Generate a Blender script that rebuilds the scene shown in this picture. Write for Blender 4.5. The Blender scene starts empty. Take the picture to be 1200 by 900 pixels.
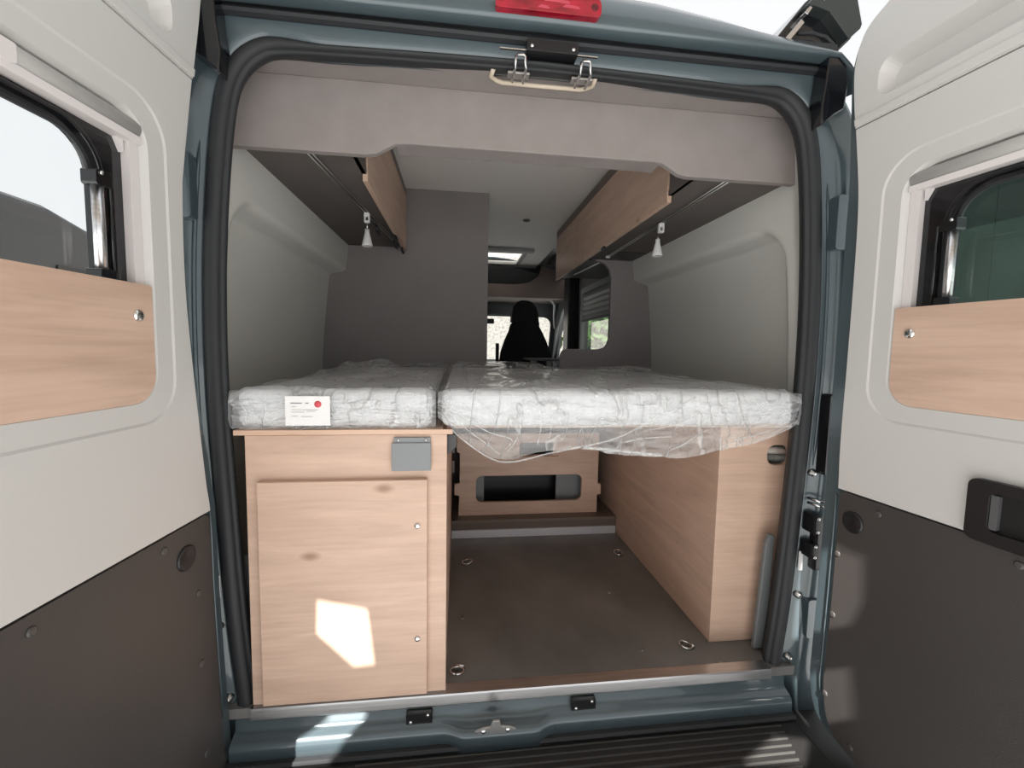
import bpy, bmesh, math, random
from mathutils import Vector, Matrix
from mathutils.geometry import tessellate_polygon
random.seed(7)
SC = bpy.context.scene
COL = SC.collection
R_ = math.radians

# ------------------------------------------------------------------ camera
cam_d = bpy.data.cameras.new('camera')
cam_d.sensor_width = 36.0
cam_d.lens = 510.0 / 1200.0 * 36.0
cam_d.clip_start = 0.02
cam = bpy.data.objects.new('camera', cam_d)
COL.objects.link(cam)
rt = Vector((0.99258892, -0.12027888, 0.01732693))
dn = Vector((0.00752436, -0.08147924, -0.99664664))
fw = Vector((0.12128733, 0.98939078, -0.07997037))
m = Matrix.Identity(4)
for i in range(3):
    m[i][0] = rt[i]; m[i][1] = -dn[i]; m[i][2] = -fw[i]
m.translation = Vector((-0.21, -1.18, 0.955))
cam.matrix_world = m
SC.camera = cam

# ------------------------------------------------------------------ sky, sun, exposure
w = bpy.data.worlds.new('World'); SC.world = w; w.use_nodes = True
bg = w.node_tree.nodes['Background']
bg.inputs[0].default_value = (0.97, 0.985, 1.0, 1); bg.inputs[1].default_value = 1.35
sun_d = bpy.data.lights.new('sun', 'SUN'); sun_d.energy = 22.0; sun_d.angle = R_(0.25)
sun_d.color = (1.0, 0.955, 0.90)
sun = bpy.data.objects.new('sun', sun_d); COL.objects.link(sun)
SUN = Vector((0.216, 0.687, -0.694)).normalized()
sun.rotation_euler = SUN.to_track_quat('-Z', 'Y').to_euler()
sun.location = (-3, -6, 8)
SC.view_settings.view_transform = 'Standard'
SC.view_settings.look = 'None'
SC.view_settings.gamma = 1.0
SC.view_settings.use_curve_mapping = False
SC.view_settings.exposure = -0.42
SC.cycles.max_bounces = 10
SC.cycles.transparent_max_bounces = 16

# ------------------------------------------------------------------ materials
MATS = {}
def mat(name, col, rough=0.5, metal=0.0, coat=0.0, noise=None, bump=None, spec=0.5):
    """noise=(scale xyz, amount) varies the colour, bump=(scale, strength) gives fine relief"""
    if name in MATS: return MATS[name]
    mt = bpy.data.materials.new(name); mt.use_nodes = True
    nt = mt.node_tree; b = nt.nodes['Principled BSDF']
    b.inputs['Base Color'].default_value = (*col, 1)
    b.inputs['Roughness'].default_value = rough
    b.inputs['Metallic'].default_value = metal
    b.inputs['Coat Weight'].default_value = coat
    b.inputs['Coat Roughness'].default_value = 0.04
    b.inputs['Specular IOR Level'].default_value = spec
    tc = nt.nodes.new('ShaderNodeTexCoord')
    if noise:
        mp = nt.nodes.new('ShaderNodeMapping'); mp.inputs['Scale'].default_value = noise[0]
        n = nt.nodes.new('ShaderNodeTexNoise'); n.inputs['Scale'].default_value = 1.0; n.inputs['Detail'].default_value = 6
        r = nt.nodes.new('ShaderNodeValToRGB'); a = noise[1]
        r.color_ramp.elements[0].position = 0.3; r.color_ramp.elements[1].position = 0.7
        r.color_ramp.elements[0].color = (*[c * (1 - a) for c in col], 1)
        r.color_ramp.elements[1].color = (*[min(1, c * (1 + a)) for c in col], 1)
        nt.links.new(tc.outputs['Object'], mp.inputs[0]); nt.links.new(mp.outputs[0], n.inputs[0])
        nt.links.new(n.outputs[0], r.inputs[0]); nt.links.new(r.outputs[0], b.inputs['Base Color'])
    if bump:
        n2 = nt.nodes.new('ShaderNodeTexNoise'); n2.inputs['Scale'].default_value = bump[0]; n2.inputs['Detail'].default_value = 3
        bp = nt.nodes.new('ShaderNodeBump'); bp.inputs['Strength'].default_value = bump[1]; bp.inputs['Distance'].default_value = 0.002
        nt.links.new(tc.outputs['Object'], n2.inputs[0]); nt.links.new(n2.outputs[0], bp.inputs['Height'])
        nt.links.new(bp.outputs[0], b.inputs['Normal'])
    MATS[name] = mt
    return mt

def wood(name, light, dark, rough=0.42):
    if name in MATS: return MATS[name]
    mt = bpy.data.materials.new(name); mt.use_nodes = True
    nt = mt.node_tree; b = nt.nodes['Principled BSDF']; L = nt.links.new
    tc = nt.nodes.new('ShaderNodeTexCoord')
    mp = nt.nodes.new('ShaderNodeMapping'); mp.inputs['Scale'].default_value = (1.3, 1.3, 10.0)
    n1 = nt.nodes.new('ShaderNodeTexNoise'); n1.inputs['Scale'].default_value = 1.6; n1.inputs['Detail'].default_value = 8
    n1.inputs['Roughness'].default_value = 0.62; n1.inputs['Distortion'].default_value = 0.7
    mp2 = nt.nodes.new('ShaderNodeMapping'); mp2.inputs['Scale'].default_value = (5, 5, 110.0)
    n2 = nt.nodes.new('ShaderNodeTexNoise'); n2.inputs['Scale'].default_value = 1.0; n2.inputs['Detail'].default_value = 4
    r = nt.nodes.new('ShaderNodeValToRGB')
    r.color_ramp.elements[0].position = 0.25; r.color_ramp.elements[0].color = (*dark, 1)
    r.color_ramp.elements[1].position = 0.62; r.color_ramp.elements[1].color = (*light, 1)
    mx = nt.nodes.new('ShaderNodeMixRGB'); mx.blend_type = 'MULTIPLY'; mx.inputs[0].default_value = 0.22
    r2 = nt.nodes.new('ShaderNodeValToRGB')
    r2.color_ramp.elements[0].position = 0.35; r2.color_ramp.elements[0].color = (0.72, 0.66, 0.6, 1)
    r2.color_ramp.elements[1].position = 0.6; r2.color_ramp.elements[1].color = (1, 1, 1, 1)
    # a few knots
    v = nt.nodes.new('ShaderNodeTexVoronoi'); v.inputs['Scale'].default_value = 1.0
    mp3 = nt.nodes.new('ShaderNodeMapping'); mp3.inputs['Scale'].default_value = (3.2, 3.2, 6.5)
    r3 = nt.nodes.new('ShaderNodeValToRGB')
    r3.color_ramp.elements[0].position = 0.03; r3.color_ramp.elements[0].color = (0.5, 0.4, 0.33, 1)
    r3.color_ramp.elements[1].position = 0.10; r3.color_ramp.elements[1].color = (1, 1, 1, 1)
    mx2 = nt.nodes.new('ShaderNodeMixRGB'); mx2.blend_type = 'MULTIPLY'; mx2.inputs[0].default_value = 0.8
    L(tc.outputs['Object'], mp.inputs[0]); L(mp.outputs[0], n1.inputs[0]); L(n1.outputs[0], r.inputs[0])
    L(tc.outputs['Object'], mp2.inputs[0]); L(mp2.outputs[0], n2.inputs[0]); L(n2.outputs[0], r2.inputs[0])
    L(tc.outputs['Object'], mp3.inputs[0]); L(mp3.outputs[0], v.inputs[0]); L(v.outputs[0], r3.inputs[0])
    L(r.outputs[0], mx.inputs[1]); L(r2.outputs[0], mx.inputs[2])
    L(mx.outputs[0], mx2.inputs[1]); L(r3.outputs[0], mx2.inputs[2])
    L(mx2.outputs[0], b.inputs['Base Color'])
    b.inputs['Roughness'].default_value = rough
    MATS[name] = mt
    return mt

def film_mat():
    mt = bpy.data.materials.new('clear plastic film'); mt.use_nodes = True
    nt = mt.node_tree; L = nt.links.new; nt.nodes.clear()
    out = nt.nodes.new('ShaderNodeOutputMaterial')
    tc = nt.nodes.new('ShaderNodeTexCoord')
    mpv = nt.nodes.new('ShaderNodeMapping'); mpv.inputs['Rotation'].default_value = (0, R_(24), 0); mpv.inputs['Scale'].default_value = (10, 5, 3.2)
    n = nt.nodes.new('ShaderNodeTexNoise'); n.inputs['Scale'].default_value = 1.0; n.inputs['Detail'].default_value = 1.6; n.inputs['Distortion'].default_value = 1.1
    mr = nt.nodes.new('ShaderNodeMath'); mr.operation = 'SUBTRACT'; mr.inputs[1].default_value = 0.5
    ab = nt.nodes.new('ShaderNodeMath'); ab.operation = 'ABSOLUTE'
    L(tc.outputs['Object'], mpv.inputs[0]); L(mpv.outputs[0], n.inputs[0]); L(n.outputs[0], mr.inputs[0]); L(mr.outputs[0], ab.inputs[0])
    r = nt.nodes.new('ShaderNodeValToRGB')       # thin crease lines where the noise crosses its mean
    r.color_ramp.elements[0].position = 0.0; r.color_ramp.elements[0].color = (1, 1, 1, 1)
    r.color_ramp.elements[1].position = 0.022; r.color_ramp.elements[1].color = (0, 0, 0, 1)
    L(ab.outputs[0], r.inputs[0])
    bp = nt.nodes.new('ShaderNodeBump'); bp.inputs['Strength'].default_value = 0.75; bp.inputs['Distance'].default_value = 0.009
    n3 = nt.nodes.new('ShaderNodeTexNoise'); n3.inputs['Scale'].default_value = 1.7; n3.inputs['Detail'].default_value = 1; n3.inputs['Distortion'].default_value = 0.6
    L(mpv.outputs[0], n3.inputs[0])
    ad = nt.nodes.new('ShaderNodeMath'); ad.operation = 'ADD'
    L(r.outputs[0], ad.inputs[0]); L(n3.outputs[0], ad.inputs[1]); L(ad.outputs[0], bp.inputs['Height'])
    tr = nt.nodes.new('ShaderNodeBsdfTransparent'); tr.inputs[0].default_value = (0.97, 0.98, 0.98, 1)
    p = nt.nodes.new('ShaderNodeBsdfPrincipled'); p.inputs['Base Color'].default_value = (0.93, 0.94, 0.95, 1)
    p.inputs['Roughness'].default_value = 0.14; p.inputs['Coat Weight'].default_value = 0.6
    L(bp.outputs[0], p.inputs['Normal']); L(bp.outputs[0], p.inputs['Coat Normal'])
    lw = nt.nodes.new('ShaderNodeLayerWeight'); lw.inputs[0].default_value = 0.25
    L(bp.outputs[0], lw.inputs['Normal'])
    m1 = nt.nodes.new('ShaderNodeMath'); m1.operation = 'MULTIPLY_ADD'; m1.inputs[1].default_value = 0.30; m1.inputs[2].default_value = 0.24
    L(r.outputs[0], m1.inputs[0])
    m2 = nt.nodes.new('ShaderNodeMath'); m2.operation = 'MULTIPLY_ADD'; m2.inputs[1].default_value = 0.45; m2.use_clamp = True
    L(lw.outputs['Facing'], m2.inputs[0]); L(m1.outputs[0], m2.inputs[2])
    mx = nt.nodes.new('ShaderNodeMixShader')
    L(m2.outputs[0], mx.inputs[0]); L(tr.outputs[0], mx.inputs[1]); L(p.outputs[0], mx.inputs[2]); L(mx.outputs[0], out.inputs[0])
    return mt

def glass_mat(name, tint, refl=0.5):
    mt = bpy.data.materials.new(name); mt.use_nodes = True
    nt = mt.node_tree; L = nt.links.new; nt.nodes.clear()
    out = nt.nodes.new('ShaderNodeOutputMaterial')
    tr = nt.nodes.new('ShaderNodeBsdfTransparent'); tr.inputs[0].default_value = (*tint, 1)
    g = nt.nodes.new('ShaderNodeBsdfGlossy'); g.inputs['Roughness'].default_value = 0.02
    fr = nt.nodes.new('ShaderNodeFresnel'); fr.inputs[0].default_value = 1.45
    mu = nt.nodes.new('ShaderNodeMath'); mu.operation = 'MULTIPLY'; mu.inputs[1].default_value = refl
    mx = nt.nodes.new('ShaderNodeMixShader')
    L(fr.outputs[0], mu.inputs[0]); L(mu.outputs[0], mx.inputs[0]); L(tr.outputs[0], mx.inputs[1]); L(g.outputs[0], mx.inputs[2]); L(mx.outputs[0], out.inputs[0])
    return mt

def frosted_mat():
    mt = bpy.data.materials.new('frosted acrylic'); mt.use_nodes = True
    nt = mt.node_tree; nt.nodes.clear(); out = nt.nodes.new('ShaderNodeOutputMaterial')
    t = nt.nodes.new('ShaderNodeBsdfTranslucent'); t.inputs[0].default_value = (0.30, 0.30, 0.28, 1)
    nt.links.new(t.outputs[0], out.inputs[0]); return mt
FROST = frosted_mat()
OAK = wood('light oak laminate', (0.69, 0.495, 0.385), (0.525, 0.36, 0.27))
TEAL = mat('blue grey car paint', (0.074, 0.104, 0.119), 0.36, 0.2, 0.8)
RUBBER = mat('black rubber', (0.019, 0.021, 0.024), 0.62)
BLACK = mat('black plastic', (0.010, 0.010, 0.012), 0.35)
GLOSSBLACK = mat('glossy black plastic', (0.007, 0.008, 0.010), 0.12, 0, 0.4)
LINER = mat('pale grey door plastic', (0.60, 0.592, 0.572), 0.42, 0, 0, None, (260, 0.08))
TRIMW = mat('warm white blind trim', (0.74, 0.70, 0.69), 0.4)
DARKPANEL = mat('dark brown grey fibre panel', (0.052, 0.047, 0.045), 0.42, 0, 0, ((3, 3, 3), 0.08), (600, 0.35))
HEADER = mat('greige fabric', (0.275, 0.245, 0.235), 0.9, 0, 0, ((14, 14, 14), 0.05), (900, 0.5))
PARTIT = mat('taupe grey panel', (0.25, 0.23, 0.23), 0.75, 0, 0, ((5, 5, 5), 0.04), (500, 0.3))
SOFFIT = mat('dark taupe felt', (0.120, 0.105, 0.097), 0.85, 0, 0, ((8, 8, 8), 0.06), (700, 0.3))
WALLM = mat('pale grey wall lining', (0.66, 0.66, 0.62), 0.6, 0, 0, ((2, 2, 2), 0.03), (300, 0.15))
CEILM = mat('light grey ceiling lining', (0.86, 0.83, 0.80), 0.8)
FLOORM = mat('dark grey vinyl floor', (0.180, 0.174, 0.169), 0.38, 0, 0, ((3.2, 2.2, 2), 0.36), (500, 0.12))
ALU = mat('brushed aluminium', (0.72, 0.72, 0.73), 0.28, 1.0, 0, ((6, 200, 200), 0.12))
CHROME = mat('bright chrome', (0.80, 0.80, 0.80), 0.14, 1.0)
STEEL = mat('zinc steel', (0.55, 0.55, 0.54), 0.3, 1.0)
GREYMETAL = mat('grey coated metal', (0.235, 0.250, 0.260), 0.45)
RED = mat('red lamp lens', (0.30, 0.007, 0.022), 0.15, 0, 0.8, ((14, 4, 40), 0.55))
MATT = mat('light grey ticking', (0.80, 0.81, 0.83), 0.9, 0, 0, ((110, 30, 24), 0.10), (180, 0.6))
FILM = film_mat()
CARD = mat('white card', (0.86, 0.86, 0.86), 0.6)
INK = mat('grey ink', (0.25, 0.25, 0.27), 0.7)
REDINK = mat('red ink', (0.70, 0.10, 0.12), 0.6)
BUMPER = mat('black ribbed bumper plastic', (0.022, 0.021, 0.021), 0.42, 0, 0, None, (700, 0.3))
BROWN = mat('brown laminate', (0.16, 0.125, 0.105), 0.4)
GLASS = glass_mat('tinted acrylic', (0.93, 0.95, 0.95), 0.9)
GLASSG = glass_mat('green tinted acrylic', (0.40, 0.47, 0.45), 0.9)
CLEAR = glass_mat('windscreen glass', (0.9, 0.93, 0.92), 0.6)
SEATM = mat('black seat fabric', (0.010, 0.010, 0.011), 0.85)
CABGREY = mat('grey cab plastic', (0.14, 0.15, 0.15), 0.6)
CABLIGHT = mat('pale grey cab trim', (0.42, 0.43, 0.43), 0.5)
LEAF = mat('green leaves', (0.085, 0.16, 0.045), 0.6, 0, 0, ((3, 3, 3), 0.5))
LEAF2 = mat('dark green leaves', (0.030, 0.060, 0.030), 0.6, 0, 0, ((3, 3, 3), 0.4))
BARK = mat('bark', (0.09, 0.065, 0.045), 0.9, 0, 0, ((4, 4, 20), 0.4))
GRAVEL = mat('pale gravel', (0.55, 0.56, 0.57), 0.95, 0, 0, ((30, 30, 30), 0.35), (60, 0.6))
RENDERM = mat('pebble dash render', (0.20, 0.19, 0.18), 0.95, 0, 0, ((14, 14, 14), 0.4))
SUNMASK = mat('sun mask timber', (0.30, 0.26, 0.22), 0.8, 0, 0, ((2, 14, 14), 0.2))
CARM = mat('dark grey paint', (0.055, 0.056, 0.058), 0.4, 0.2, 0.3)
WHITEPL = mat('white plastic', (0.75, 0.75, 0.74), 0.35)

# ------------------------------------------------------------------ builders
def tag(o, label, cat=None, group=None, kind=None):
    o['label'] = label
    if cat: o['category'] = cat
    if group: o['group'] = group
    if kind: o['kind'] = kind
    return o

def empty(name, label, cat, loc=(0, 0, 0), group=None, kind=None, rotz=0):
    o = bpy.data.objects.new(name, None); COL.objects.link(o)
    o.location = loc; o.rotation_euler = (0, 0, rotz); o.empty_display_size = 0.05
    return tag(o, label, cat, group, kind)

def obj(name, verts, faces, mt, parent=None, smooth=False, bevel=0.0, seg=2, flip=False):
    me = bpy.data.meshes.new(name)
    bm = bmesh.new()
    vs = [bm.verts.new(v) for v in verts]
    for f in faces:
        try: bm.faces.new([vs[i] for i in f])
        except ValueError: pass
    bmesh.ops.remove_doubles(bm, verts=bm.verts, dist=1e-6)
    bmesh.ops.recalc_face_normals(bm, faces=bm.faces)
    if flip: bmesh.ops.reverse_faces(bm, faces=bm.faces)
    bm.to_mesh(me); bm.free()
    if smooth:
        for p in me.polygons: p.use_smooth = True
    me.materials.append(mt)
    o = bpy.data.objects.new(name, me); COL.objects.link(o)
    if parent is not None:
        o.parent = parent
        # vertices are given in world space: bring them to the parent's space
        q = parent; M = Matrix.Identity(4)
        while q is not None:
            M = Matrix.LocRotScale(q.location, q.rotation_euler, q.scale) @ M; q = q.parent
        if not parent.get('local'):
            me.transform(M.inverted())
    if bevel:
        b = o.modifiers.new('bevel', 'BEVEL'); b.width = bevel; b.segments = seg; b.limit_method = 'ANGLE'; b.angle_limit = R_(35)
    return o

def box(name, x0, x1, y0, y1, z0, z1, mt, parent=None, bevel=0.0, seg=2):
    v = [(x, y, z) for x in (x0, x1) for y in (y0, y1) for z in (z0, z1)]
    f = [(0, 1, 3, 2), (4, 6, 7, 5), (0, 4, 5, 1), (2, 3, 7, 6), (0, 2, 6, 4), (1, 5, 7, 3)]
    return obj(name, v, f, mt, parent, False, bevel, seg)

def prism(name, outer, holes, fn, t0, t1, mt, parent=None, bevel=0.0, seg=2, smooth=False):
    """outer/holes: 2-D loops; fn(a, b, t) gives the point"""
    loops = [outer] + list(holes)
    tri = tessellate_polygon([[Vector((a, b, 0)) for a, b in l] for l in loops])
    flat = [p for l in loops for p in l]; n = len(flat)
    v = [fn(a, b, t0) for a, b in flat] + [fn(a, b, t1) for a, b in flat]
    f = [tuple(t) for t in tri] + [tuple(i + n for i in t) for t in tri]
    k = 0
    for l in loops:
        for i in range(len(l)):
            a, b = k + i, k + (i + 1) % len(l)
            f.append((a, b, b + n, a + n))
        k += len(l)
    return obj(name, v, f, mt, parent, smooth, bevel, seg)

XZ = lambda a, b, t: (a, t, b)
YZ = lambda a, b, t: (t, a, b)
XY = lambda a, b, t: (a, b, t)

def rr(x0, x1, z0, z1, r, n=6):
    """rounded rectangle; r one radius or four (bottom left, bottom right, top right, top left)"""
    if not hasattr(r, '__len__'): r = (r,) * 4
    pts = []
    for (cx, cz, a0, q) in ((x0 + r[0], z0 + r[0], 180, r[0]), (x1 - r[1], z0 + r[1], 270, r[1]), (x1 - r[2], z1 - r[2], 0, r[2]), (x0 + r[3], z1 - r[3], 90, r[3])):
        for i in range(n + 1):
            a = R_(a0 + 90 * i / n)
            pts.append((cx + q * math.cos(a), cz + q * math.sin(a)))
    return pts

def tube(name, path, r, mt, parent=None, n=8, caps=True):
    path = [Vector(p) for p in path]; v = []; f = []
    rs = r if hasattr(r, '__len__') else [r] * len(path)
    for i, p in enumerate(path):
        d = (path[min(i + 1, len(path) - 1)] - path[max(i - 1, 0)]).normalized()
        a = Vector((0, 0, 1)) if abs(d.z) < 0.9 else Vector((1, 0, 0))
        s = d.cross(a).normalized(); u = s.cross(d)
        for k in range(n):
            t = 2 * math.pi * k / n
            v.append(p + (s * math.cos(t) + u * math.sin(t)) * rs[i])
    for i in range(len(path) - 1):
        for k in range(n):
            f.append((i * n + k, i * n + (k + 1) % n, (i + 1) * n + (k + 1) % n, (i + 1) * n + k))
    if caps:
        f.append(tuple(range(n))); f.append(tuple((len(path) - 1) * n + k for k in range(n)))
    return obj(name, v, f, mt, parent, True)

def lathe(name, prof, org, axis, mt, parent=None, n=16):
    """prof: (radius, height) list; axis: direction of height"""
    d = Vector(axis).normalized(); a = Vector((0, 0, 1)) if abs(d.z) < 0.9 else Vector((1, 0, 0))
    s = d.cross(a).normalized(); u = s.cross(d); o = Vector(org); v = []; f = []
    for r, h in prof:
        for k in range(n):
            t = 2 * math.pi * k / n
            v.append(o + d * h + (s * math.cos(t) + u * math.sin(t)) * max(r, 1e-4))
    for i in range(len(prof) - 1):
        for k in range(n):
            f.append((i * n + k, i * n + (k + 1) % n, (i + 1) * n + (k + 1) % n, (i + 1) * n + k))
    f.append(tuple(range(n))); f.append(tuple((len(prof) - 1) * n + k for k in range(n)))
    return obj(name, v, f, mt, parent, True)

def grid(name, nu, nv, fn, mt, parent=None, smooth=True, skip=None, thick=0.0, flip=False):
    v = [fn(i / nu, j / nv) for i in range(nu + 1) for j in range(nv + 1)]
    f = []
    for i in range(nu):
        for j in range(nv):
            if skip and skip(i, j): continue
            f.append((i * (nv + 1) + j, (i + 1) * (nv + 1) + j, (i + 1) * (nv + 1) + j + 1, i * (nv + 1) + j + 1))
    o = obj(name, v, f, mt, parent, smooth, flip=flip)
    if thick:
        s = o.modifiers.new('solid', 'SOLIDIFY'); s.thickness = thick; s.offset = 0
    return o

def catmull(p, k=5):
    out = []
    for i in range(len(p) - 1):
        a, b, c, d = p[max(i - 1, 0)], p[i], p[i + 1], p[min(i + 2, len(p) - 1)]
        for j in range(k):
            t = j / k
            out.append(tuple(0.5 * (2 * b[q] + (c[q] - a[q]) * t + (2 * a[q] - 5 * b[q] + 4 * c[q] - d[q]) * t * t + (3 * b[q] - a[q] - 3 * c[q] + d[q]) * t ** 3) for q in range(2)))
    out.append(tuple(p[-1]))
    return out

def sm(a, b, x):
    t = max(0, min(1, (x - a) / (b - a))); return t * t * (3 - 2 * t)
def lerp(tab, x):
    if x <= tab[0][0]: return tab[0][1]
    for (a, p), (b, q) in zip(tab, tab[1:]):
        if x <= b: return p + (q - p) * (x - a) / (b - a)
    return tab[-1][1]
def hash2(x, y):
    s = math.sin(x * 127.1 + y * 311.7) * 43758.5453; return s - math.floor(s)
def vnoise(x, y):
    i, j = math.floor(x), math.floor(y); fx, fy = x - i, y - j
    fx = fx * fx * (3 - 2 * fx); fy = fy * fy * (3 - 2 * fy)
    a, b, c, d = hash2(i, j), hash2(i + 1, j), hash2(i, j + 1), hash2(i + 1, j + 1)
    return (a + (b - a) * fx) * (1 - fy) + (c + (d - c) * fx) * fy

# ================================================================== THE VAN'S INTERIOR SHELL
fl = prism('floor', rr(-0.90, 0.90, -0.032, 1.40, 0.01, 2), [], XY, -0.028, 0.0, FLOORM)
tag(fl, 'dark grey worn vinyl load floor between the oak cabinets', 'floor', kind='structure')
ff = box('floor', -0.9, 0.95, 1.44, 4.25, 0.05, 0.10, BROWN); tag(ff, 'brown living area floor in front of the bed', 'floor', kind='structure')

# opening curve (half, bottom to top centre)
HALF = [(0.739, -0.028), (0.745, 0.05), (0.756, 0.16), (0.768, 0.34), (0.780, 0.60), (0.787, 0.76), (0.790, 0.92), (0.787, 1.10), (0.779, 1.25), (0.765, 1.41), (0.748, 1.53), (0.727, 1.595), (0.690, 1.638), (0.640, 1.656), (0.50, 1.664), (0.25, 1.670), (0.0, 1.674)]
HC = catmull(HALF, 4)
OPEN = [(-x, z) for x, z in HC] + [(x, z) for x, z in reversed(HC[:-1])]
def sx(z):
    return lerp([(z_, x_) for x_, z_ in HC if z_ < 1.62], z)

def wall_fn(side):
    def fn(i, j):
        z = -0.0 + 1.72 * j
        y = -0.0 + 1.42 * (i ** 1.15)
        base = sx(z) + 0.035
        body = lerp([(-0.1, 0.90), (0.7, 0.905), (1.0, 0.89), (1.25, 0.865), (1.45, 0.84), (1.56, 0.832), (1.75, 0.83)], z)
        x = base + (body - base) * sm(0.02, 0.13, y)
        # recessed field with a rounded upper rear corner
        dy, dz = 0.30 - y, z - 1.25
        r = 0.13
        q = math.hypot(max(dy, 0), max(dz, 0)) if (dy > 0 or dz > 0) else max(dy, dz)
        x += 0.085 * (1 - sm(r - 0.022, r + 0.006, q))
        return (side * x, y, z)
    return fn
for side, nm in ((-1, 'wall_left'), (1, 'wall_right')):
    o = grid(nm, 130, 170, wall_fn(side), WALLM, flip=(side > 0))
    sd_ = o.modifiers.new('solid', 'SOLIDIFY'); sd_.thickness = 0.012; sd_.offset = 0
    tag(o, 'pale grey moulded side wall lining with arched recess, ' + ('above the labelled mattress' if side < 0 else 'above the wide mattress'), 'wall', kind='structure')

# front partition panels
o = prism('wall_front', [(-0.99, 0.0), (-0.046, 0.0), (-0.046, 1.86), (-0.99, 1.86)], [], XZ, 1.40, 1.43, PARTIT, None, 0.002)
tag(o, 'tall taupe grey partition panel behind the labelled mattress', 'wall', kind='structure')
cut = [(1.0, 0.0), (1.0, 1.54), (0.55, 1.54), (0.56, 1.51), (0.62, 1.492), (0.66, 1.475), (0.69, 1.44), (0.70, 1.38), (0.70, 1.03), (0.69, 0.995), (0.67, 0.972), (0.63, 0.962), (0.44, 0.962), (0.415, 0.955), (0.40, 0.93), (0.396, 0.89), (0.396, 0.0)]
o = prism('wall_front', cut, [], XZ, 1.40, 1.43, PARTIT, None, 0.002)
tag(o, 'grey partition panel cut away around the side window', 'wall', kind='structure')
o = box('wall_front', -0.05, 0.40, 1.405, 1.425, 0.0, 0.80, SOFFIT); tag(o, 'low dark partition under the bed behind the slotted oak panel', 'wall', kind='structure')

# ceiling with roof-window opening and header at the rear
hole = rr(0.02, 0.375, 2.84, 3.36, 0.02, 3)
o = prism('ceiling', [(-0.95, 0.10), (0.95, 0.10), (0.95, 3.62), (-0.95, 3.62)], [hole], XY, 1.845, 1.86, CEILM)
tag(o, 'light grey ceiling lining above the bed', 'ceiling', kind='structure')
o = prism('window_1', rr(-0.01, 0.405, 2.81, 3.39, 0.03, 4), [rr(0.03, 0.365, 2.85, 3.35, 0.02, 4)], XY, 1.825, 1.846, CABLIGHT, None, 0.003)
tag(o, 'bright roof window in the ceiling beyond the partition', 'window', kind='structure')
obj('pane', [(0.0, 2.82, 1.9), (0.40, 2.82, 1.9), (0.40, 3.38, 1.9), (0.0, 3.38, 1.9)], [(0, 1, 2, 3)], FROST, o)
box('blind_cassette', -0.04, 0.45, 2.72, 2.78, 1.815, 1.845, CABLIGHT, o, 0.004)

def header_low():
    pts = []
    for i in range(0, 65):
        x = -0.83 + 1.66 * i / 64
        t = sm(0.375, 0.46, abs(x))
        pts.append((x, 1.518 - 0.036 * t))
    return pts
hl = header_low()
hp = [(x, z) for x, z in hl] + [(0.83, 1.675), (-0.83, 1.675)]
trim = empty('trim_1', '', '', (0, 0.12, 1.6))
prism('facing', hp, [], XZ, 0.105, 0.127, HEADER, trim, 0.004, 3)
hc = [p for p in hl if abs(p[0]) < 0.408]
prism('return', [(x, z + 0.002) for x, z in hc] + [(0.40, 1.62), (-0.40, 1.62)], [], XZ, 0.125, 0.187, HEADER, trim, 0.003)
tag(trim, 'greige fabric covered header panel with a wavy lower edge', 'panel', kind='structure')
o = prism('ceiling', [(-0.80, 0.0), (-0.13, 0.0), (-0.135, 0.03), (-0.115, 0.048), (-0.10, 0.052), (0.115, 0.052), (0.13, 0.048), (0.148, 0.03), (0.143, 0.0), (0.80, 0.0), (0.80, 0.20), (-0.80, 0.20)], [], XY, 1.674, 1.69, HEADER)
tag(o, 'greige fabric strip of ceiling just inside the rear opening', 'ceiling', kind='structure')
o = tube('trim_2', [(-0.128, 0.0, 1.672), (-0.132, 0.03, 1.672), (-0.115, 0.046, 1.672), (-0.10, 0.052, 1.672), (0.0, 0.053, 1.672), (0.115, 0.052, 1.672), (0.13, 0.046, 1.672), (0.146, 0.03, 1.672), (0.142, 0.0, 1.672)], 0.006, mat('beige edging', (0.62, 0.53, 0.42), 0.5))
tag(o, 'beige edging round the catch opening in the header', 'trim', kind='structure')

# ================================================================== VAN BODY
body = empty('van_body', 'blue grey painted rear body of the camper van around the opening', 'van', (0, 0, -0.65))
def wfac(x): return 0.38 + 0.62 * sm(0.52, 0.752, abs(x))
def sweep(name, prof, mt, parent, kind):
    pth = list(OPEN)
    if kind == 'frame': pth = [(-0.732, -0.13)] + pth + [(0.732, -0.13)]
    v = []; f = []; n = len(prof)
    for i, (x, z) in enumerate(pth):
        a = Vector(pth[max(i - 1, 0)]); b = Vector(pth[min(i + 1, len(pth) - 1)])
        t = (b - a).normalized(); nn = Vector((-t.y, t.x))
        k = wfac(x) if z > 1.5 else 1.0
        for o_, y in prof:
            if kind == 'seal': o2, y2 = o_ * k, y
            else: o2, y2 = o_ - 0.05 * (1 - k), max(y, lerp([(1.42, -0.06), (1.60, -0.012)], z))
            v.append((x + nn.x * o2, y2, z + nn.y * o2))
    for i in range(len(pth) - 1):
        for k in range(n):
            f.append((i * n + k, i * n + (k + 1) % n, (i + 1) * n + (k + 1) % n, (i + 1) * n + k))
    f.append(tuple(range(n))); f.append(tuple((len(pth) - 1) * n + k for k in range(n)))
    return obj(name, v, f, mt, parent, True)
se = sweep('door_seal', [(0.034, 0.045), (0.022, 0.040), (0.010, 0.020), (0.001, 0.004), (0.000, -0.004), (0.004, -0.010), (0.008, -0.010), (0.009, -0.016), (0.014, -0.024), (0.024, -0.027), (0.036, -0.025), (0.044, -0.019), (0.049, -0.010), (0.050, 0.045)], RUBBER, body, 'seal')
se['label'] = 'black rubber door seal'
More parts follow.
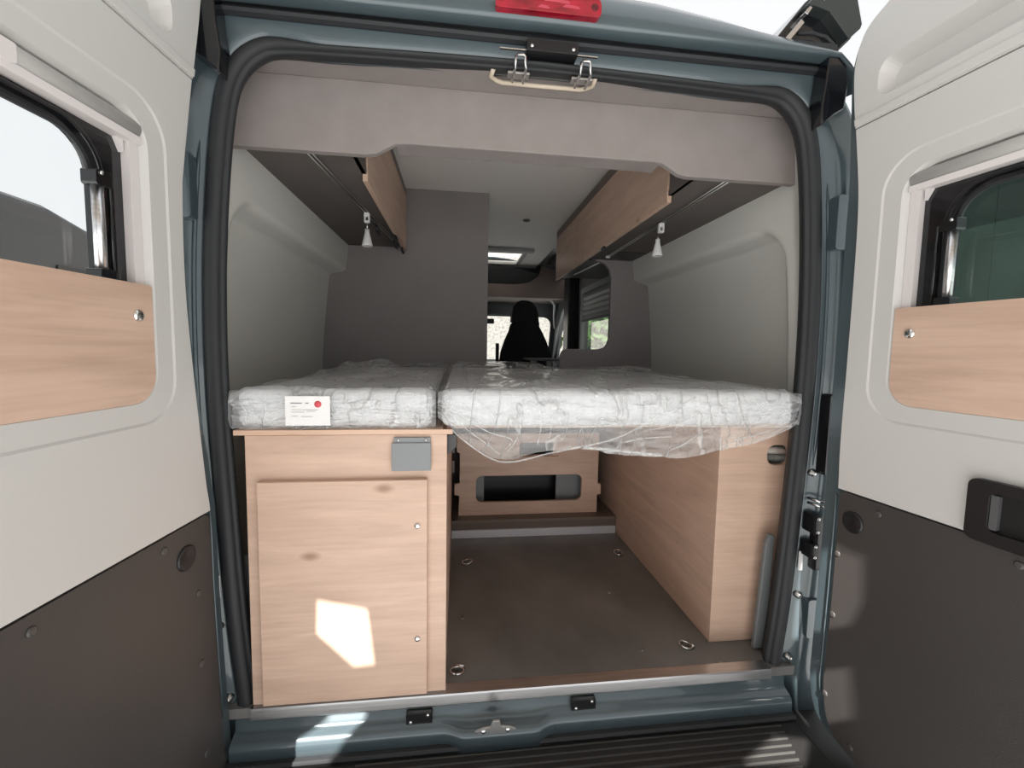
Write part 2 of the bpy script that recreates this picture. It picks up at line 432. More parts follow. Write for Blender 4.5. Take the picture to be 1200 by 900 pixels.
sweep('rear_frame', [(0.035, 0.03), (0.050, -0.004), (0.056, -0.010), (0.072, -0.013), (0.080, -0.032), (0.088, -0.041), (0.108, -0.044), (0.150, -0.046), (0.158, -0.04), (0.160, 0.0), (0.150, 0.16), (0.13, 0.16)], TEAL, body, 'frame')

# roof skin with dome
def roof_fn(i, j):
    x = -0.885 + 1.77 * i
    ax = abs(x)
    top = lerp([(0, 1.925), (0.15, 1.922), (0.30, 1.910), (0.48, 1.878), (0.64, 1.838), (0.76, 1.812), (0.83, 1.785), (0.885, 1.70)], ax)
    lo = lerp([(0, 1.752), (0.80, 1.748), (0.885, 1.66)], ax)
    prof = [(-0.030, 0.0), (-0.066, 0.0), (-0.070, 0.06), (-0.066, 0.22), (-0.052, 0.45), (-0.025, 0.66), (0.015, 0.82), (0.08, 0.93), (0.20, 0.98), (0.5, 1.0), (1.3, 1.0), (2.0, 1.0), (2.7, 1.0), (3.5, 1.0), (4.3, 1.0)]
    y, k = prof[round(j * 14)]
    return (x, y, lo + (top - lo) * k)
def roof_skip(i, j):
    x0 = -0.885 + 1.77 * i / 60; return j == 12 and 0.0 - 0.03 < x0 < 0.40
grid('roof_panel', 60, 14, roof_fn, TEAL, body, True, roof_skip)
# black weather strip above the opening
ws = [(0.02, 1.728), (-0.016, 1.728), (-0.026, 1.732), (-0.029, 1.739), (-0.024, 1.746), (-0.014, 1.750), (-0.013, 1.756), (-0.028, 1.760), (-0.044, 1.765), (-0.050, 1.772), (-0.046, 1.792), (0.02, 1.80)]
prism('weather_strip', ws, [], YZ, -0.80, 0.80, RUBBER, body)
for s in (-1, 1):
    cp = [(s * 0.765, 1.752), (s * 0.815, 1.752), (s * 0.828, 1.68), (s * 0.822, 1.62), (s * 0.79, 1.600), (s * 0.757, 1.572), (s * 0.752, 1.62), (s * 0.760, 1.68)]
    c = prism('corner_cap', cp, [], XZ, -0.062, -0.012, GLOSSBLACK, body, 0.004)
    c['label'] = 'black plastic corner cap'
# side skins
for s in (-1, 1):
    pts = [(0.862, -0.35), (0.872, -0.06), (0.894, 0.34), (0.912, 0.74), (0.915, 0.92), (0.905, 1.25), (0.89, 1.41), (0.872, 1.55), (0.86, 1.66), (0.885, 1.70)]
    v = [(s * (x + dx), y, z) for y, dx in ((0.10, 0.0), (0.16, 0.07), (0.22, 0.115), (1.88, 0.115)) for x, z in pts]
    n = len(pts)
    obj('side_panel', v, [(k * n + i, k * n + i + 1, k * n + n + i + 1, k * n + n + i) for k in range(3) for i in range(n - 1)], TEAL, body, True)

# hinge bosses and jamb fittings
def jamb(side, z, o_):
    return side * (sx(z) + o_)
for s in (-1, 1):
    for z0, z1 in ((1.25, 1.40), (0.10, 0.22)):
        pts = rr(min(jamb(s, 1.3, 0.060), jamb(s, 1.3, 0.104)), max(jamb(s, 1.3, 0.060), jamb(s, 1.3, 0.104)), z0, z1, 0.008, 3)
        prism('hinge', pts, [], XZ, -0.051, -0.02, TEAL, body, 0.006, 3)
for s, z0, z1 in ((1, 0.60, 0.84),):
    xa = jamb(s, 0.7, 0.068); xb = jamb(s, 0.7, 0.100)
    prism('jamb_pocket', rr(min(xa, xb), max(xa, xb), z0, z1, 0.010, 4), [], XZ, -0.054, -0.02, BLACK, body, 0.002)['label'] = 'black pocket in the jamb'
def ubolt(name, pts, r, mt, parent): return tube(name, pts, r, mt, parent, 8)
# door check straps, latches and bolts on both jambs
for s in (-1, 1):
    x = lambda o_, z: jamb(s, z, o_)
    z = 0.515
    st = ubolt('check_strap', [(x(0.050, z), -0.030, z + 0.014), (x(0.054, z), -0.060, z + 0.014), (x(0.092, z), -0.070, z + 0.004), (x(0.094, z), -0.070, z - 0.010), (x(0.056, z), -0.060, z), (x(0.050, z), -0.030, z)], 0.004, CHROME, body)
    for zz, h in ((0.455, 0.055), (0.375, 0.045)):
        lb = box('latch_block', min(x(0.052, zz), x(0.078, zz)), max(x(0.052, zz), x(0.078, zz)), -0.062, -0.015, zz - h / 2, zz + h / 2, BLACK, body, 0.004)
        for d in (-1, 1):
            lathe('screw', [(0.005, 0), (0.005, 0.003), (0.003, 0.0045)], (x(0.062, zz), -0.062, zz + d * h * 0.36), (0, -1, 0), CHROME, lb, 10)
    box('cover_plate', min(x(0.066, .4), x(0.100, .4)), max(x(0.066, .4), x(0.100, .4)), -0.058, -0.03, 0.315, 0.47, BLACK, body, 0.006)
    lb = prism('data_sticker', rr(min(x(0.052, .3), x(0.064, .3)), max(x(0.052, .3), x(0.064, .3)), 0.30, 0.36, 0.002, 2), [], XZ, -0.0235, -0.02, CARD, body)
    for zz in (0.60, 0.22, 0.02):
        lathe('bolt', [(0.011, -0.03), (0.011, 0.002), (0.007, 0.004), (0.007, 0.010), (0.004, 0.011)], (x(0.066, zz), -0.018, zz), (0, -1, 0), STEEL, body, 12)
    # grey lining flap at the foot of the jamb
    xs = sx(0.2)
    fp = [(s * (xs - 0.020), 0.005), (s * (xs + 0.02), 0.005), (s * (xs + 0.03), 0.38), (s * (xs + 0.012), 0.385), (s * (xs + 0.0), 0.355)]
    prism('lining_flap', fp, [], XZ, 0.045, 0.060, mat('grey lining', (0.15, 0.16, 0.165), 0.5), body, 0.003)

for s in (-1, 1):  # beads added along the jambs to catch highlight lines
    for o_, y_ in ((0.066, -0.015), (0.094, -0.046)):
        tube('highlight_bead', [(jamb(s, 0.62 + 0.82 * i / 14, o_), y_, 0.62 + 0.82 * i / 14) for i in range(15)], [0.0005] + [0.0045] * 13 + [0.0005], TEAL, body, 8)
# brake light
bl = prism('brake_light', rr(-0.131, 0.127, 1.7605, 1.806, (0.006, 0.012, 0.018, 0.018), 4), [], XZ, -0.088, -0.06, RED, body, 0.006, 3)
bl['label'] = 'red high-level brake light lens'
for xx in (-0.118, 0.110):
    lathe('screw_recess', [(0.0085, 0), (0.0085, 0.0015), (0.006, 0.0016)], (xx, -0.0875, 1.782), (0, -1, 0), mat('dark red recess', (0.10, 0.008, 0.012), 0.4), bl, 12)
for xa, xb, zz in ((-0.06, -0.02, 1.790), (-0.015, 0.05, 1.788), (-0.03, 0.0, 1.772), (0.03, 0.075, 1.778)):
    prism('lens_streak', [(xa, zz - 0.003), (xb, zz - 0.004), (xb - 0.006, zz + 0.002), (xa + 0.008, zz + 0.004)], [], XZ, -0.0886, -0.087, mat('pink lens streak', (0.50, 0.05, 0.09), 0.1, 0, 0.9), bl, 0.0005)  # bright lens streaks put in as paler pink slivers of colour

# catch box and two striker loops at the top, below the fabric opening behind
lb = prism('latch_box', rr(-0.049, 0.082, 1.694, 1.722, 0.003, 2), [], XZ, -0.052, -0.012, BLACK, body, 0.003)
for xx in (-0.036, 0.069):
    lathe('screw', [(0.005, 0), (0.005, 0.002), (0.0025, 0.004)], (xx, -0.0525, 1.704), (0, -1, 0), CHROME, lb, 12)
for xa, xb in ((-0.115, -0.049), (0.082, 0.135)):
    box('latch_rod', xa, xb, -0.043, -0.038, 1.6975, 1.7005, CHROME, body)
for xx in (-0.063, 0.104):
    st = tube('striker', [(xx - 0.014, 0.012, 1.652), (xx - 0.014, -0.040, 1.654), (xx - 0.012, -0.046, 1.668), (xx - 0.012, -0.046, 1.680), (xx - 0.008, -0.046, 1.685), (xx + 0.008, -0.046, 1.685), (xx + 0.012, -0.046, 1.680), (xx + 0.012, -0.046, 1.668), (xx + 0.014, -0.040, 1.654), (xx + 0.014, 0.012, 1.652)], 0.0035, CHROME, body)
    st['label'] = 'chrome striker loop'
    box('striker_plate', xx - 0.028, xx + 0.028, -0.012, 0.012, 1.660, 1.666, STEEL, body, 0.001)
box('catch_cavity', -0.13, 0.14, 0.0, 0.05, 1.690, 1.72, BLACK, body)

# sill
def sill_fn(i, j):
    x = -0.785 + 1.57 * i
    b = sm(-0.245, -0.185, x) * (1 - sm(0.005, 0.06, x))
    prof = [(0.0, -0.020), (-0.034, -0.030), (-0.037, -0.056), (-0.046, -0.062), (-0.060 - 0.012 * b, -0.066), (-0.070 - 0.016 * b, -0.073), (-0.073 - 0.018 * b, -0.090), (-0.072 - 0.018 * b, -0.130), (0.0, -0.135)]
    y, z = prof[round(j * 8)]
    if 2 < round(j * 8) < 5: z -= 0.006 * b
    return (x, y, z)
grid('sill', 100, 8, sill_fn, TEAL, body)
prism('sill_trim', [(0.0, 0.002), (-0.038, 0.0015), (-0.040, -0.002), (-0.042, -0.026), (-0.040, -0.030), (-0.037, -0.030), (-0.036, -0.003), (0.0, -0.002)], [], YZ, -0.746, 0.738, ALU, body)['label'] = 'aluminium floor edge strip'
for xa, xb in ((-0.345, -0.275), (0.115, 0.185)):
    lb = prism('sill_latch_plate', rr(xa, xb, -0.066, -0.034, 0.003, 2), [], XZ, -0.055, -0.038, BLACK, body, 0.002)
    for xx, zz in ((xa + 0.012, -0.058), (xb - 0.012, -0.041)):
        lathe('screw', [(0.005, 0), (0.005, 0.002), (0.0025, 0.0035)], (xx, -0.055, zz), (0, -1, 0), CHROME, lb, 12)
fl_pl = prism('sill_striker', [(-0.162, -0.072), (-0.140, -0.086), (-0.105, -0.092), (-0.070, -0.086), (-0.048, -0.072), (-0.070, -0.060), (-0.090, -0.056), (-0.096, -0.030), (-0.114, -0.030), (-0.120, -0.056), (-0.140, -0.060)], [], lambda a, b, t: (a, t - 0.4 * (b + 0.05), b + 0.004), -0.102, -0.095, mat('zinc plate', (0.55, 0.55, 0.54), 0.45, 0.6), body, 0.002)
for xx in (-0.138, -0.072):
    lathe('screw', [(0.007, 0), (0.007, 0.003), (0.004, 0.005)], (xx, -0.092, -0.066), (0, -1, 0.4), CHROME, fl_pl, 12)
# rubber lip and step bumper
prism('rubber_lip', [(-0.070, -0.112), (-0.084, -0.114), (-0.088, -0.122), (-0.084, -0.130), (-0.070, -0.130)], [], YZ, -0.79, 0.79, RUBBER, body)
bum = prism('bumper_step', [(-0.06, -0.130), (-0.085, -0.131), (-0.30, -0.137), (-0.36, -0.145), (-0.385, -0.17), (-0.39, -0.42), (-0.06, -0.42)], [], YZ, -0.785, 0.785, BUMPER, body, 0.004)
bum['label'] = 'black ribbed plastic bumper step'
for k in range(8):
    y = -0.094 - 0.0205 * k
    v = []
    for x in (-0.47 - 0.004 * k, 0.735 - 0.006 * k):
        v += [(x, y - 0.0028, -0.136), (x, y - 0.0012, -0.1285), (x, y + 0.0012, -0.1285), (x, y + 0.0028, -0.136)]
    obj('tread_rib', v, [(0, 1, 5, 4), (1, 2, 6, 5), (2, 3, 7, 6), (0, 3, 2, 1), (4, 5, 6, 7)], mat('rib highlight grey', (0.075, 0.073, 0.07), 0.35), bum)  # ribs paler than the bumper, standing in for their thin highlights
for s in (-1, 1):
    box('bumper_corner', min(s * 0.786, s * 0.97), max(s * 0.786, s * 0.97), -0.36, 0.05, -0.42, -0.137, BUMPER, body, 0.006, 3)

# awning on the roof edge
aw = empty('roof_awning', 'black awning housing with chrome edge on the roof corner', 'awning', (0.78, 0.0, 1.80))
ao = [(0.655, 1.818), (0.662, 1.832), (0.752, 1.945), (0.775, 1.965), (0.85, 1.968), (0.885, 1.945), (0.905, 1.880), (0.902, 1.862), (0.858, 1.818), (0.848, 1.806), (0.835, 1.812), (0.845, 1.83), (0.80, 1.815), (0.70, 1.80)]
prism('housing', ao, [], XZ, 0.02, 3.2, GLOSSBLACK, aw, 0.004)
cap = prism('end_cap', [(0.735, 1.915), (0.775, 1.962), (0.85, 1.965), (0.882, 1.944), (0.902, 1.878), (0.898, 1.866), (0.865, 1.835), (0.80, 1.90)], [], XZ, -0.012, 0.022, mat('dark grey green plastic', (0.035, 0.042, 0.042), 0.3), aw, 0.006, 3)
lathe('bolt', [(0.006, 0), (0.006, 0.004), (0.003, 0.006)], (0.778, -0.012, 1.93), (0, -1, 0), CHROME, cap, 12)
prism('chrome_edge', [(0.668, 1.812), (0.722, 1.878), (0.732, 1.870), (0.680, 1.806)], [], XZ, -0.006, 0.03, CHROME, aw, 0.002)
prism('chrome_edge', [(0.728, 1.893), (0.756, 1.932), (0.763, 1.926), (0.737, 1.888)], [], XZ, -0.008, 0.03, CHROME, aw, 0.002)
tube('bracket_rib', [(0.72, 0.005, 1.846), (0.76, -0.002, 1.846), (0.80, -0.004, 1.838), (0.835, 0.0, 1.818)], 0.005, RUBBER, aw)
tube('bracket_rib', [(0.71, 0.005, 1.828), (0.75, -0.002, 1.828), (0.785, -0.004, 1.818), (0.81, 0.0, 1.804)], 0.004, RUBBER, aw)

# ================================================================== REAR DOORS
def rear_door(idx, side, y0, label, edge, zb, shelloff, handle):
    d = empty('door_%d' % idx, label, 'door', (side * 0.80, y0, -0.65), None, 'structure')
    a = R_(5)
    U = Vector((side * math.sin(a), -math.cos(a), 0)); N = Vector((-side * math.cos(a), -math.sin(a), 0))
    O = Vector((side * 0.80, y0, 0))
    def F(u, z, t): return O + U * u + N * t + Vector((0, 0, z))
    def B(name, u0, u1, z0, z1, t0, t1, mt, parent=d, bevel=0.0, r=0.002):
        return prism(name, rr(u0, u1, z0, z1, r, 3), [], F, t0, t1, mt, parent, bevel)
    ec = catmull(edge, 5)                                  # hinge-side liner edge, bottom to top: (u, z)
    umax = 0.72
    def band(z0, z1, inset=0.0):
        e = [(u + inset, z) for u, z in ec if z0 + 1e-4 < z < z1 - 1e-4]
        f = lambda z: lerp([(q, p) for p, q in ec], z) + inset
        return e, f
    # painted shell
    wz0, wz1 = 0.92, 1.325
    sh = [(u - lerp(shelloff, z), z) for u, z in ec]
    lowz, topz = ec[0][1], ec[-1][1]
    shell = sh + [(umax + 0.03, topz + 0.012), (umax + 0.03, lowz - 0.035), (ec[0][0] + 0.10, lowz - 0.035)]
    prism('door_shell', shell, [rr(0.120, 0.657, 0.832, 1.390, 0.06), rr(0.040, 0.668, 1.572, 1.672, 0.03)], F, -0.075, -0.006, TEAL, d, 0.007, 3)
    # groove line pressed into the painted edge
    tube('edge_bead', [F(u - 0.011, z, -0.004) for u, z in ec if 0.0 < z < zb], 0.003, TEAL, d, 6)
    # --- main liner: outer flat, groove, sloping surround, window opening
    zt = 1.530
    e, f = band(zb, zt)
    outer = [(f(zb), zb)] + e + [(f(zt), zt), (umax, zt), (umax, zb)]
    G0 = rr(0.078, 0.690, 0.795, 1.425, 0.085, 8); G1 = rr(0.083, 0.685, 0.800, 1.420, 0.081, 8)
    G2 = rr(0.122, 0.655, 0.838, 1.385, 0.062, 8); G3 = rr(0.134, 0.643, 0.844, 1.378, 0.056, 8); G4 = rr(0.134, 0.643, 0.844, 1.378, 0.056, 8)
    tri = tessellate_polygon([[Vector((p, q, 0)) for p, q in outer], [Vector((p, q, 0)) for p, q in G0]])
    v = [F(p, q, 0.004) for p, q in outer] + [F(p, q, 0.004) for p, q in G0]
    fc = [tuple(t) for t in tri]; no, ng = len(outer), len(G0); base = no
    for ring, t in ((G1, 0.0015), (G2, 0.001), (G3, -0.010), (G4, -0.055)):
        nb = len(v); v += [F(p, q, t) for p, q in ring]
        for i in range(ng):
            fc.append((base + i, base + (i + 1) % ng, nb + (i + 1) % ng, nb + i))
        base = nb
    nb = len(v); v += [F(p, q, -0.012) for p, q in outer]
    for i in range(no): fc.append((i, (i + 1) % no, nb + (i + 1) % no, nb + i))
    obj('liner_panel', v, fc, LINER, d)['label'] = 'pale grey plastic door liner'
    # --- upper liner with long pocket
    zc = zt + 0.003
    e, f = band(zc, topz)
    up = [(f(zc), zc)] + e + [ec[-1], (umax, topz), (umax, zc)]
    P0 = rr(0.048, 0.66, zt + 0.050, 1.665, 0.030, 6); P1 = rr(0.062, 0.648, zt + 0.050, 1.645, 0.022, 6)
    tri = tessellate_polygon([[Vector((p, q, 0)) for p, q in up], [Vector((p, q, 0)) for p, q in P0]])
    v = [F(p, q, 0.006) for p, q in up] + [F(p, q, 0.006) for p, q in P0]
    fc = [tuple(t) for t in tri]; no, ng = len(up), len(P0)
    nb = len(v); v += [F(p, q, -0.030) for p, q in P1]
    for i in range(ng): fc.append((no + i, no + (i + 1) % ng, nb + (i + 1) % ng, nb + i))
    fc.append(tuple(nb + i for i in range(ng)))
    nb = len(v); v += [F(p, q, -0.012) for p, q in up]
    for i in range(no): fc.append((i, (i + 1) % no, nb + (i + 1) % no, nb + i))
    obj('upper_liner', v, fc, LINER, d)
    fr = lambda z: lerp([(q, p) for p, q in ec], z)
    prism('ledge', [(fr(zt + 0.022), zt + 0.024), (fr(zt + 0.008) + 0.001, zt + 0.006), (umax, zt + 0.006), (umax, zt + 0.030)], [], F, 0.0, 0.0105, LINER, d, 0.002)
    # --- lower dark panel
    e, f = band(lowz, zb - 0.004, 0.006)
    lp = [(ec[0][0] + 0.006, lowz)] + e + [(f(zb - 0.02) , zb - 0.014), (f(zb - 0.02) + 0.012, zb - 0.004), (umax, zb - 0.004), (umax, lowz - 0.02), (ec[0][0] + 0.08, lowz - 0.02)]
    dp = prism('lower_panel', lp, [], F, -0.010, 0.005, DARKPANEL, d, 0.002)
    dp['label'] = 'dark fibre panel on the lower door'
    lathe('round_plug', [(0.028, 0), (0.028, 0.002), (0.024, 0.005), (0.020, 0.004), (0.010, 0.001), (0.001, 0.0)], F(0.074, zb - 0.075, 0.005), N, BLACK, dp, 24)
    for u, z in ((0.135, zb - 0.030), (0.040, zb - 0.175), (0.040, zb - 0.345), (0.036, zb - 0.575), (0.115, zb - 0.660), (0.39, zb - 0.03)):
        if z > lowz: lathe('rivet', [(0.008, 0), (0.008, 0.0015), (0.005, 0.003), (0.002, 0.0025)], F(u, z, 0.005), N, mat('dark grey rivet', (0.07, 0.065, 0.062), 0.35), dp, 12)
    # --- window: black surround, gasket, pane, stays
    wf = prism('window_frame', rr(0.128, 0.648, 0.850, 1.372, 0.03), [rr(0.222, 0.575, 0.93, 1.302, 0.062, 8)], F, -0.034, -0.024, GLOSSBLACK, d, 0.002)
    prism('gasket', rr(0.200, 0.597, 0.91, 1.322, 0.08, 8), [rr(0.208, 0.589, 0.918, 1.314, 0.074, 8)], F, -0.025, -0.017, GLOSSBLACK, wf, 0.003)
    prism('gasket', rr(0.220, 0.577, 0.93, 1.304, 0.064, 8), [rr(0.226, 0.571, 0.935, 1.297, 0.060, 8)], F, -0.025, -0.020, RUBBER, wf, 0.002)
    pn = [F(p, q, -0.036) for p, q in rr(0.19, 0.61, 0.91, 1.335, 0.06)]
    obj('pane', pn, [tuple(range(len(pn)))], GLASS if side < 0 else GLASSG, wf)
    tube('stay', [F(0.224, 1.082, -0.010), F(0.224, 1.222, -0.010)], 0.0088, ALU, wf, 14)['label'] = 'silver window stay tube'
    for z0, z1 in ((1.222, 1.248), (1.060, 1.082)):
        mb = B('stay_mount', 0.205, 0.236, z0, z1, -0.026, 0.0, GLOSSBLACK, wf, 0.003, 0.004)
    for u, z in ((0.226, 1.243), (0.204, 1.212)):
        lathe('screw', [(0.0036, 0), (0.0036, 0.002), (0.001, 0.003)], F(u, z, 0.0 if u > 0.21 else -0.02), N, CHROME, wf, 10)
    tube('hinge_rod', [F(0.190, 1.06, -0.018), F(0.190, 1.24, -0.018)], 0.003, GLOSSBLACK, wf)
    # --- blind: side rail, cassette, bar
    bd = B('blind_rail', 0.1345, 0.155, 1.045, 1.345, -0.046, -0.008, TRIMW, d, 0.003)
    prism('rail_bracket', [(0.160, 1.338), (0.178, 1.338), (0.160, 1.305)], [], F, -0.024, -0.014, TRIMW, bd)
    ct = tube('blind_cassette', [F(0.137, 1.356, -0.016), F(0.641, 1.356, -0.016)], 0.0185, LINER, d, 20)
    B('blind_bar', 0.1355, 0.642, 1.328, 1.342, -0.024, 0.0, TRIMW, ct, 0.003)
    B('blind_grip', 0.355, 0.42, 1.340, 1.366, -0.006, 0.006, TRIMW, ct, 0.004)
    # --- oak board over the lower half of the window
    wb = prism('oak_board', rr(0.130, 0.647, 0.839, 1.066, (0.055, 0.055, 0.003, 0.003), 8), [], F, -0.014, 0.002, OAK, d, 0.0015)
    for u in (0.166, 0.611):
        lathe('screw', [(0.0115, 0), (0.0115, 0.002), (0.0085, 0.005), (0.003, 0.006)], F(u, 1.006, 0.002), N, CHROME, wb, 16)
    # --- pull handle
    if handle:
        hp_ = prism('pull_handle', rr(0.309, 0.56, 0.592, 0.716, 0.016, 5), [rr(0.345, 0.53, 0.618, 0.694, 0.012, 5)], F, 0.0, 0.018, BLACK, d, 0.004, 3)
        B('grip_recess', 0.335, 0.54, 0.61, 0.70, 0.003, 0.007, mat('deep black', (0.004, 0.004, 0.004), 0.6), hp_)
        B('grip_bar', 0.346, 0.358, 0.622, 0.690, 0.006, 0.016, mat('grey grip', (0.09, 0.09, 0.095), 0.4), hp_, 0.002)
    return d
edgeL = [(-0.040, -0.16), (-0.034, -0.05), (-0.026, 0.113), (-0.016, 0.343), (-0.012, 0.553), (0.000, 0.642), (0.027, 0.903), (0.040, 1.088), (0.037, 1.268), (0.028, 1.342), (-0.008, 1.537), (-0.040, 1.70), (-0.045, 1.78), (0.010, 1.84)]
edgeR = [(0.110, -0.088), (0.060, -0.070), (0.034, -0.030), (0.022, 0.04), (0.022, 0.10), (0.026, 0.32), (0.027, 0.58), (0.023, 0.72), (0.024, 0.946), (0.024, 1.20), (0.019, 1.36), (0.001, 1.513), (-0.012, 1.62), (-0.014, 1.70), (0.008, 1.765), (0.060, 1.797)]
rear_door(1, -1, -0.105, 'open rear door beside the labelled mattress, bright window with oak board below', edgeL, 0.560, [(-0.2, 0.038), (0.6, 0.034), (0.9, 0.020), (1.2, 0.016), (1.8, 0.016)], False)
rear_door(2, 1, -0.130, 'open rear door with black pull handle and oak board below a dark green window', edgeR, 0.600, [(-0.1, 0.046), (0.6, 0.046), (1.3, 0.040), (1.6, 0.018), (1.8, 0.014)], True)

# ================================================================== FURNITURE
def screw(parent, x, y, z, ax=(0, -1, 0), r=0.008):
    return lathe('screw', [(r, 0), (r, 0.002), (r * 0.7, 0.0045), (r * 0.2, 0.005)], (x, y, z), ax, CHROME, parent, 14)
# tall storage cabinet
cb = empty('storage_cabinet', 'light oak storage cabinet with framed door under the labelled mattress', 'cabinet', (-0.49, 0.4, 0))
box('front_panel', -0.741, -0.240, -0.034, -0.016, 0.0, 0.728, OAK, cb, 0.0012)
box('side_panel', -0.258, -0.2415, -0.016, 0.95, 0.0, 0.728, OAK, cb, 0.001)
box('side_panel', -0.740, -0.722, -0.016, 0.95, 0.0, 0.728, OAK, cb, 0.001)
box('back_panel', -0.722, -0.258, 0.93, 0.95, 0.0, 0.728, OAK, cb)
cd = box('door', -0.709, -0.290, -0.052, -0.034, 0.018, 0.612, OAK, cb, 0.0018)
screw(cd, -0.315, -0.052, 0.489); screw(cd, -0.315, -0.052, 0.178)
box('plinth_line', -0.740, -0.2405, -0.0355, -0.030, 0.0005, 0.010, BROWN, cb)
pl = box('bracket_plate', -0.381, -0.281, -0.046, -0.040, 0.634, 0.708, GREYMETAL, cb, 0.0012)
pl['label'] = 'grey metal bracket plate'
box('flange', -0.376, -0.282, -0.042, -0.034, 0.706, 0.7215, GREYMETAL, pl, 0.001)
screw(pl, -0.364, -0.042, 0.715, r=0.0035); screw(pl, -0.294, -0.042, 0.715, r=0.0035)
prism('end_bracket', [(-0.240, 0.722), (-0.215, 0.722), (-0.215, 0.690), (-0.232, 0.672), (-0.240, 0.668)], [], XZ, -0.010, 0.012, mat('charcoal metal', (0.05, 0.05, 0.052), 0.45), cb, 0.001)
for k, z in enumerate((0.55, 0.46, 0.36)):
    box('hinge_block', -0.2415, -0.228, 0.985, 1.02, z - 0.03, z + 0.03, BROWN, cb, 0.001)

# corner cabinet over the wheel
wc = empty('wheel_cabinet', 'plain oak box cabinet over the wheel arch under the wide mattress', 'cabinet', (0.75, 0.5, 0))
prism('front_panel', [(0.617, 0.001), (0.88, 0.001), (0.88, 0.735), (0.617, 0.735)], [rr(0.782, 0.862, 0.594, 0.660, 0.028, 5)], XZ, 0.095, 0.112, OAK, wc, 0.001)
box('side_panel', 0.6172, 0.634, 0.112, 1.39, 0.001, 0.735, OAK, wc, 0.001)
box('back_panel', 0.634, 0.86, 1.37, 1.39, 0.001, 0.735, OAK, wc)
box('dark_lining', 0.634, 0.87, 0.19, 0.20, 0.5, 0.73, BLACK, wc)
hs = empty('hose', 'ribbed grey hose inside the cutout of the wheel cabinet', 'hose', (0.83, 0.15, 0.60))
n = 30
tube('ribbed_tube', [(0.760 + 0.13 * i / (n * 2), 0.132, 0.610) for i in range(n * 2 + 1)], [0.014 if (i // 2) % 2 else 0.0105 for i in range(n * 2 + 1)], mat('grey hose', (0.30, 0.30, 0.29), 0.4), hs, 12)
wp = tube('water_pipe', [(0.772, 0.128, 0.638), (0.815, 0.127, 0.637), (0.872, 0.126, 0.635)], 0.0125, mat('cream pipe', (0.72, 0.68, 0.62), 0.4), None, 14)
tag(wp, 'cream plastic pipe above the ribbed hose in the cabinet cutout', 'pipe')

# slotted cross panel
TL, TR = -0.208, 0.536
pp = [(TL, 0.088), (TR - 0.006, 0.088), (TR - 0.006, 0.185), (TR + 0.014, 0.188), (TR + 0.014, 0.243), (TR - 0.004, 0.246), (TR - 0.004, 0.52), (TL - 0.010, 0.52), (TL - 0.010, 0.425), (TL + 0.006, 0.42), (TL + 0.006, 0.262), (TL - 0.020, 0.258), (TL - 0.020, 0.200), (TL + 0.004, 0.196)]
sp = empty('cross_panel', 'oak cross panel with a long rounded slot at the back of the load floor', 'panel', (0.16, 1.03, 0.09))
prism('board', pp, [rr(-0.118, 0.443, 0.158, 0.298, 0.03, 6), rr(0.105, 0.285, 0.405, 0.47, 0.012, 4)], XZ, 1.026, 1.044, OAK, sp, 0.001)
box('ledge', 0.075, 0.315, 1.014, 1.026, 0.392, 0.400, OAK, sp, 0.001)
box('edge_rail', TL - 0.01, TR, 1.022, 1.05, 0.52, 0.527, BLACK, sp)
for xa, xb in ((-0.150, -0.072), (0.320, 0.47)):
    o = box('support_post', xa, xb, 1.10, 1.12, 0.092, 0.70, GREYMETAL, None, 0.002)
    tag(o, 'grey support post seen through the slot, ' + ('nearer the storage cabinet' if xa < 0 else 'nearer the wheel cabinet'), 'post')
infill = prism('black_infill', rr(-0.12, 0.42, 0.094, 0.36, 0.03, 4), [], XZ, 1.2, 1.38, BLACK, None, 0.02)  # black block standing in for the dark cavity behind the slot
tag(infill, 'black tank in the dark behind the slotted panel', 'infill')
stp = empty('floor_step', 'brown laminate step with silver edge below the slotted panel', 'step', (0.16, 1.1, 0))
box('step_board', -0.2405, 0.616, 0.962, 1.39, 0.040, 0.090, BROWN, stp, 0.0015)
box('front_edge', -0.2405, 0.616, 0.9585, 0.9625, 0.076, 0.089, mat('brown edge', (0.21, 0.165, 0.135), 0.4), stp)
box('silver_strip', -0.2405, 0.612, 0.952, 0.965, 0.001, 0.040, mat('silver strip', (0.78, 0.79, 0.84), 0.35, 0.3), stp, 0.001)

# lashing rings
def lashing_ring(x, y, rot, label):
    t = empty('lashing_ring', label, 'ring', (x, y, 0.0), 'lashing rings in the load floor')
    lathe('cup', [(0.021, 0.0), (0.021, 0.0015), (0.016, 0.002), (0.012, 0.0012)], (x, y, 0), (0, 0, 1), mat('dark steel cup', (0.16, 0.155, 0.15), 0.35, 0.8), t, 18)
    c, s = math.cos(rot), math.sin(rot)
    pts = []
    for i in range(17):
        a = 2 * math.pi * i / 16
        p, q, h = 0.020 * math.cos(a) + 0.010, 0.020 * math.sin(a), 0.006 + 0.004 * math.cos(a)
        pts.append((x + p * c - q * s, y + p * s + q * c, h))
    tube('ring', pts, 0.0032, CHROME, t, 8)
    tube('bar', [(x - 0.012 * c - 0.014 * s, y - 0.012 * s + 0.014 * c, 0.006), (x - 0.012 * c + 0.014 * s, y - 0.012 * s - 0.014 * c, 0.006)], 0.003, CHROME, t, 8)
    return t
lashing_ring(-0.176, 0.700, 0.1, 'chrome lashing ring in the floor nearest the silver strip, by the storage cabinet')
lashing_ring(0.542, 0.719, 1.5, 'chrome lashing ring at the far end of the floor by the wheel cabinet')
lashing_ring(-0.205, 0.052, -1.9, 'chrome lashing ring at the rear edge beside the storage cabinet')
lashing_ring(0.538, 0.086, 3.3, 'chrome lashing ring in front of the wheel cabinet corner')
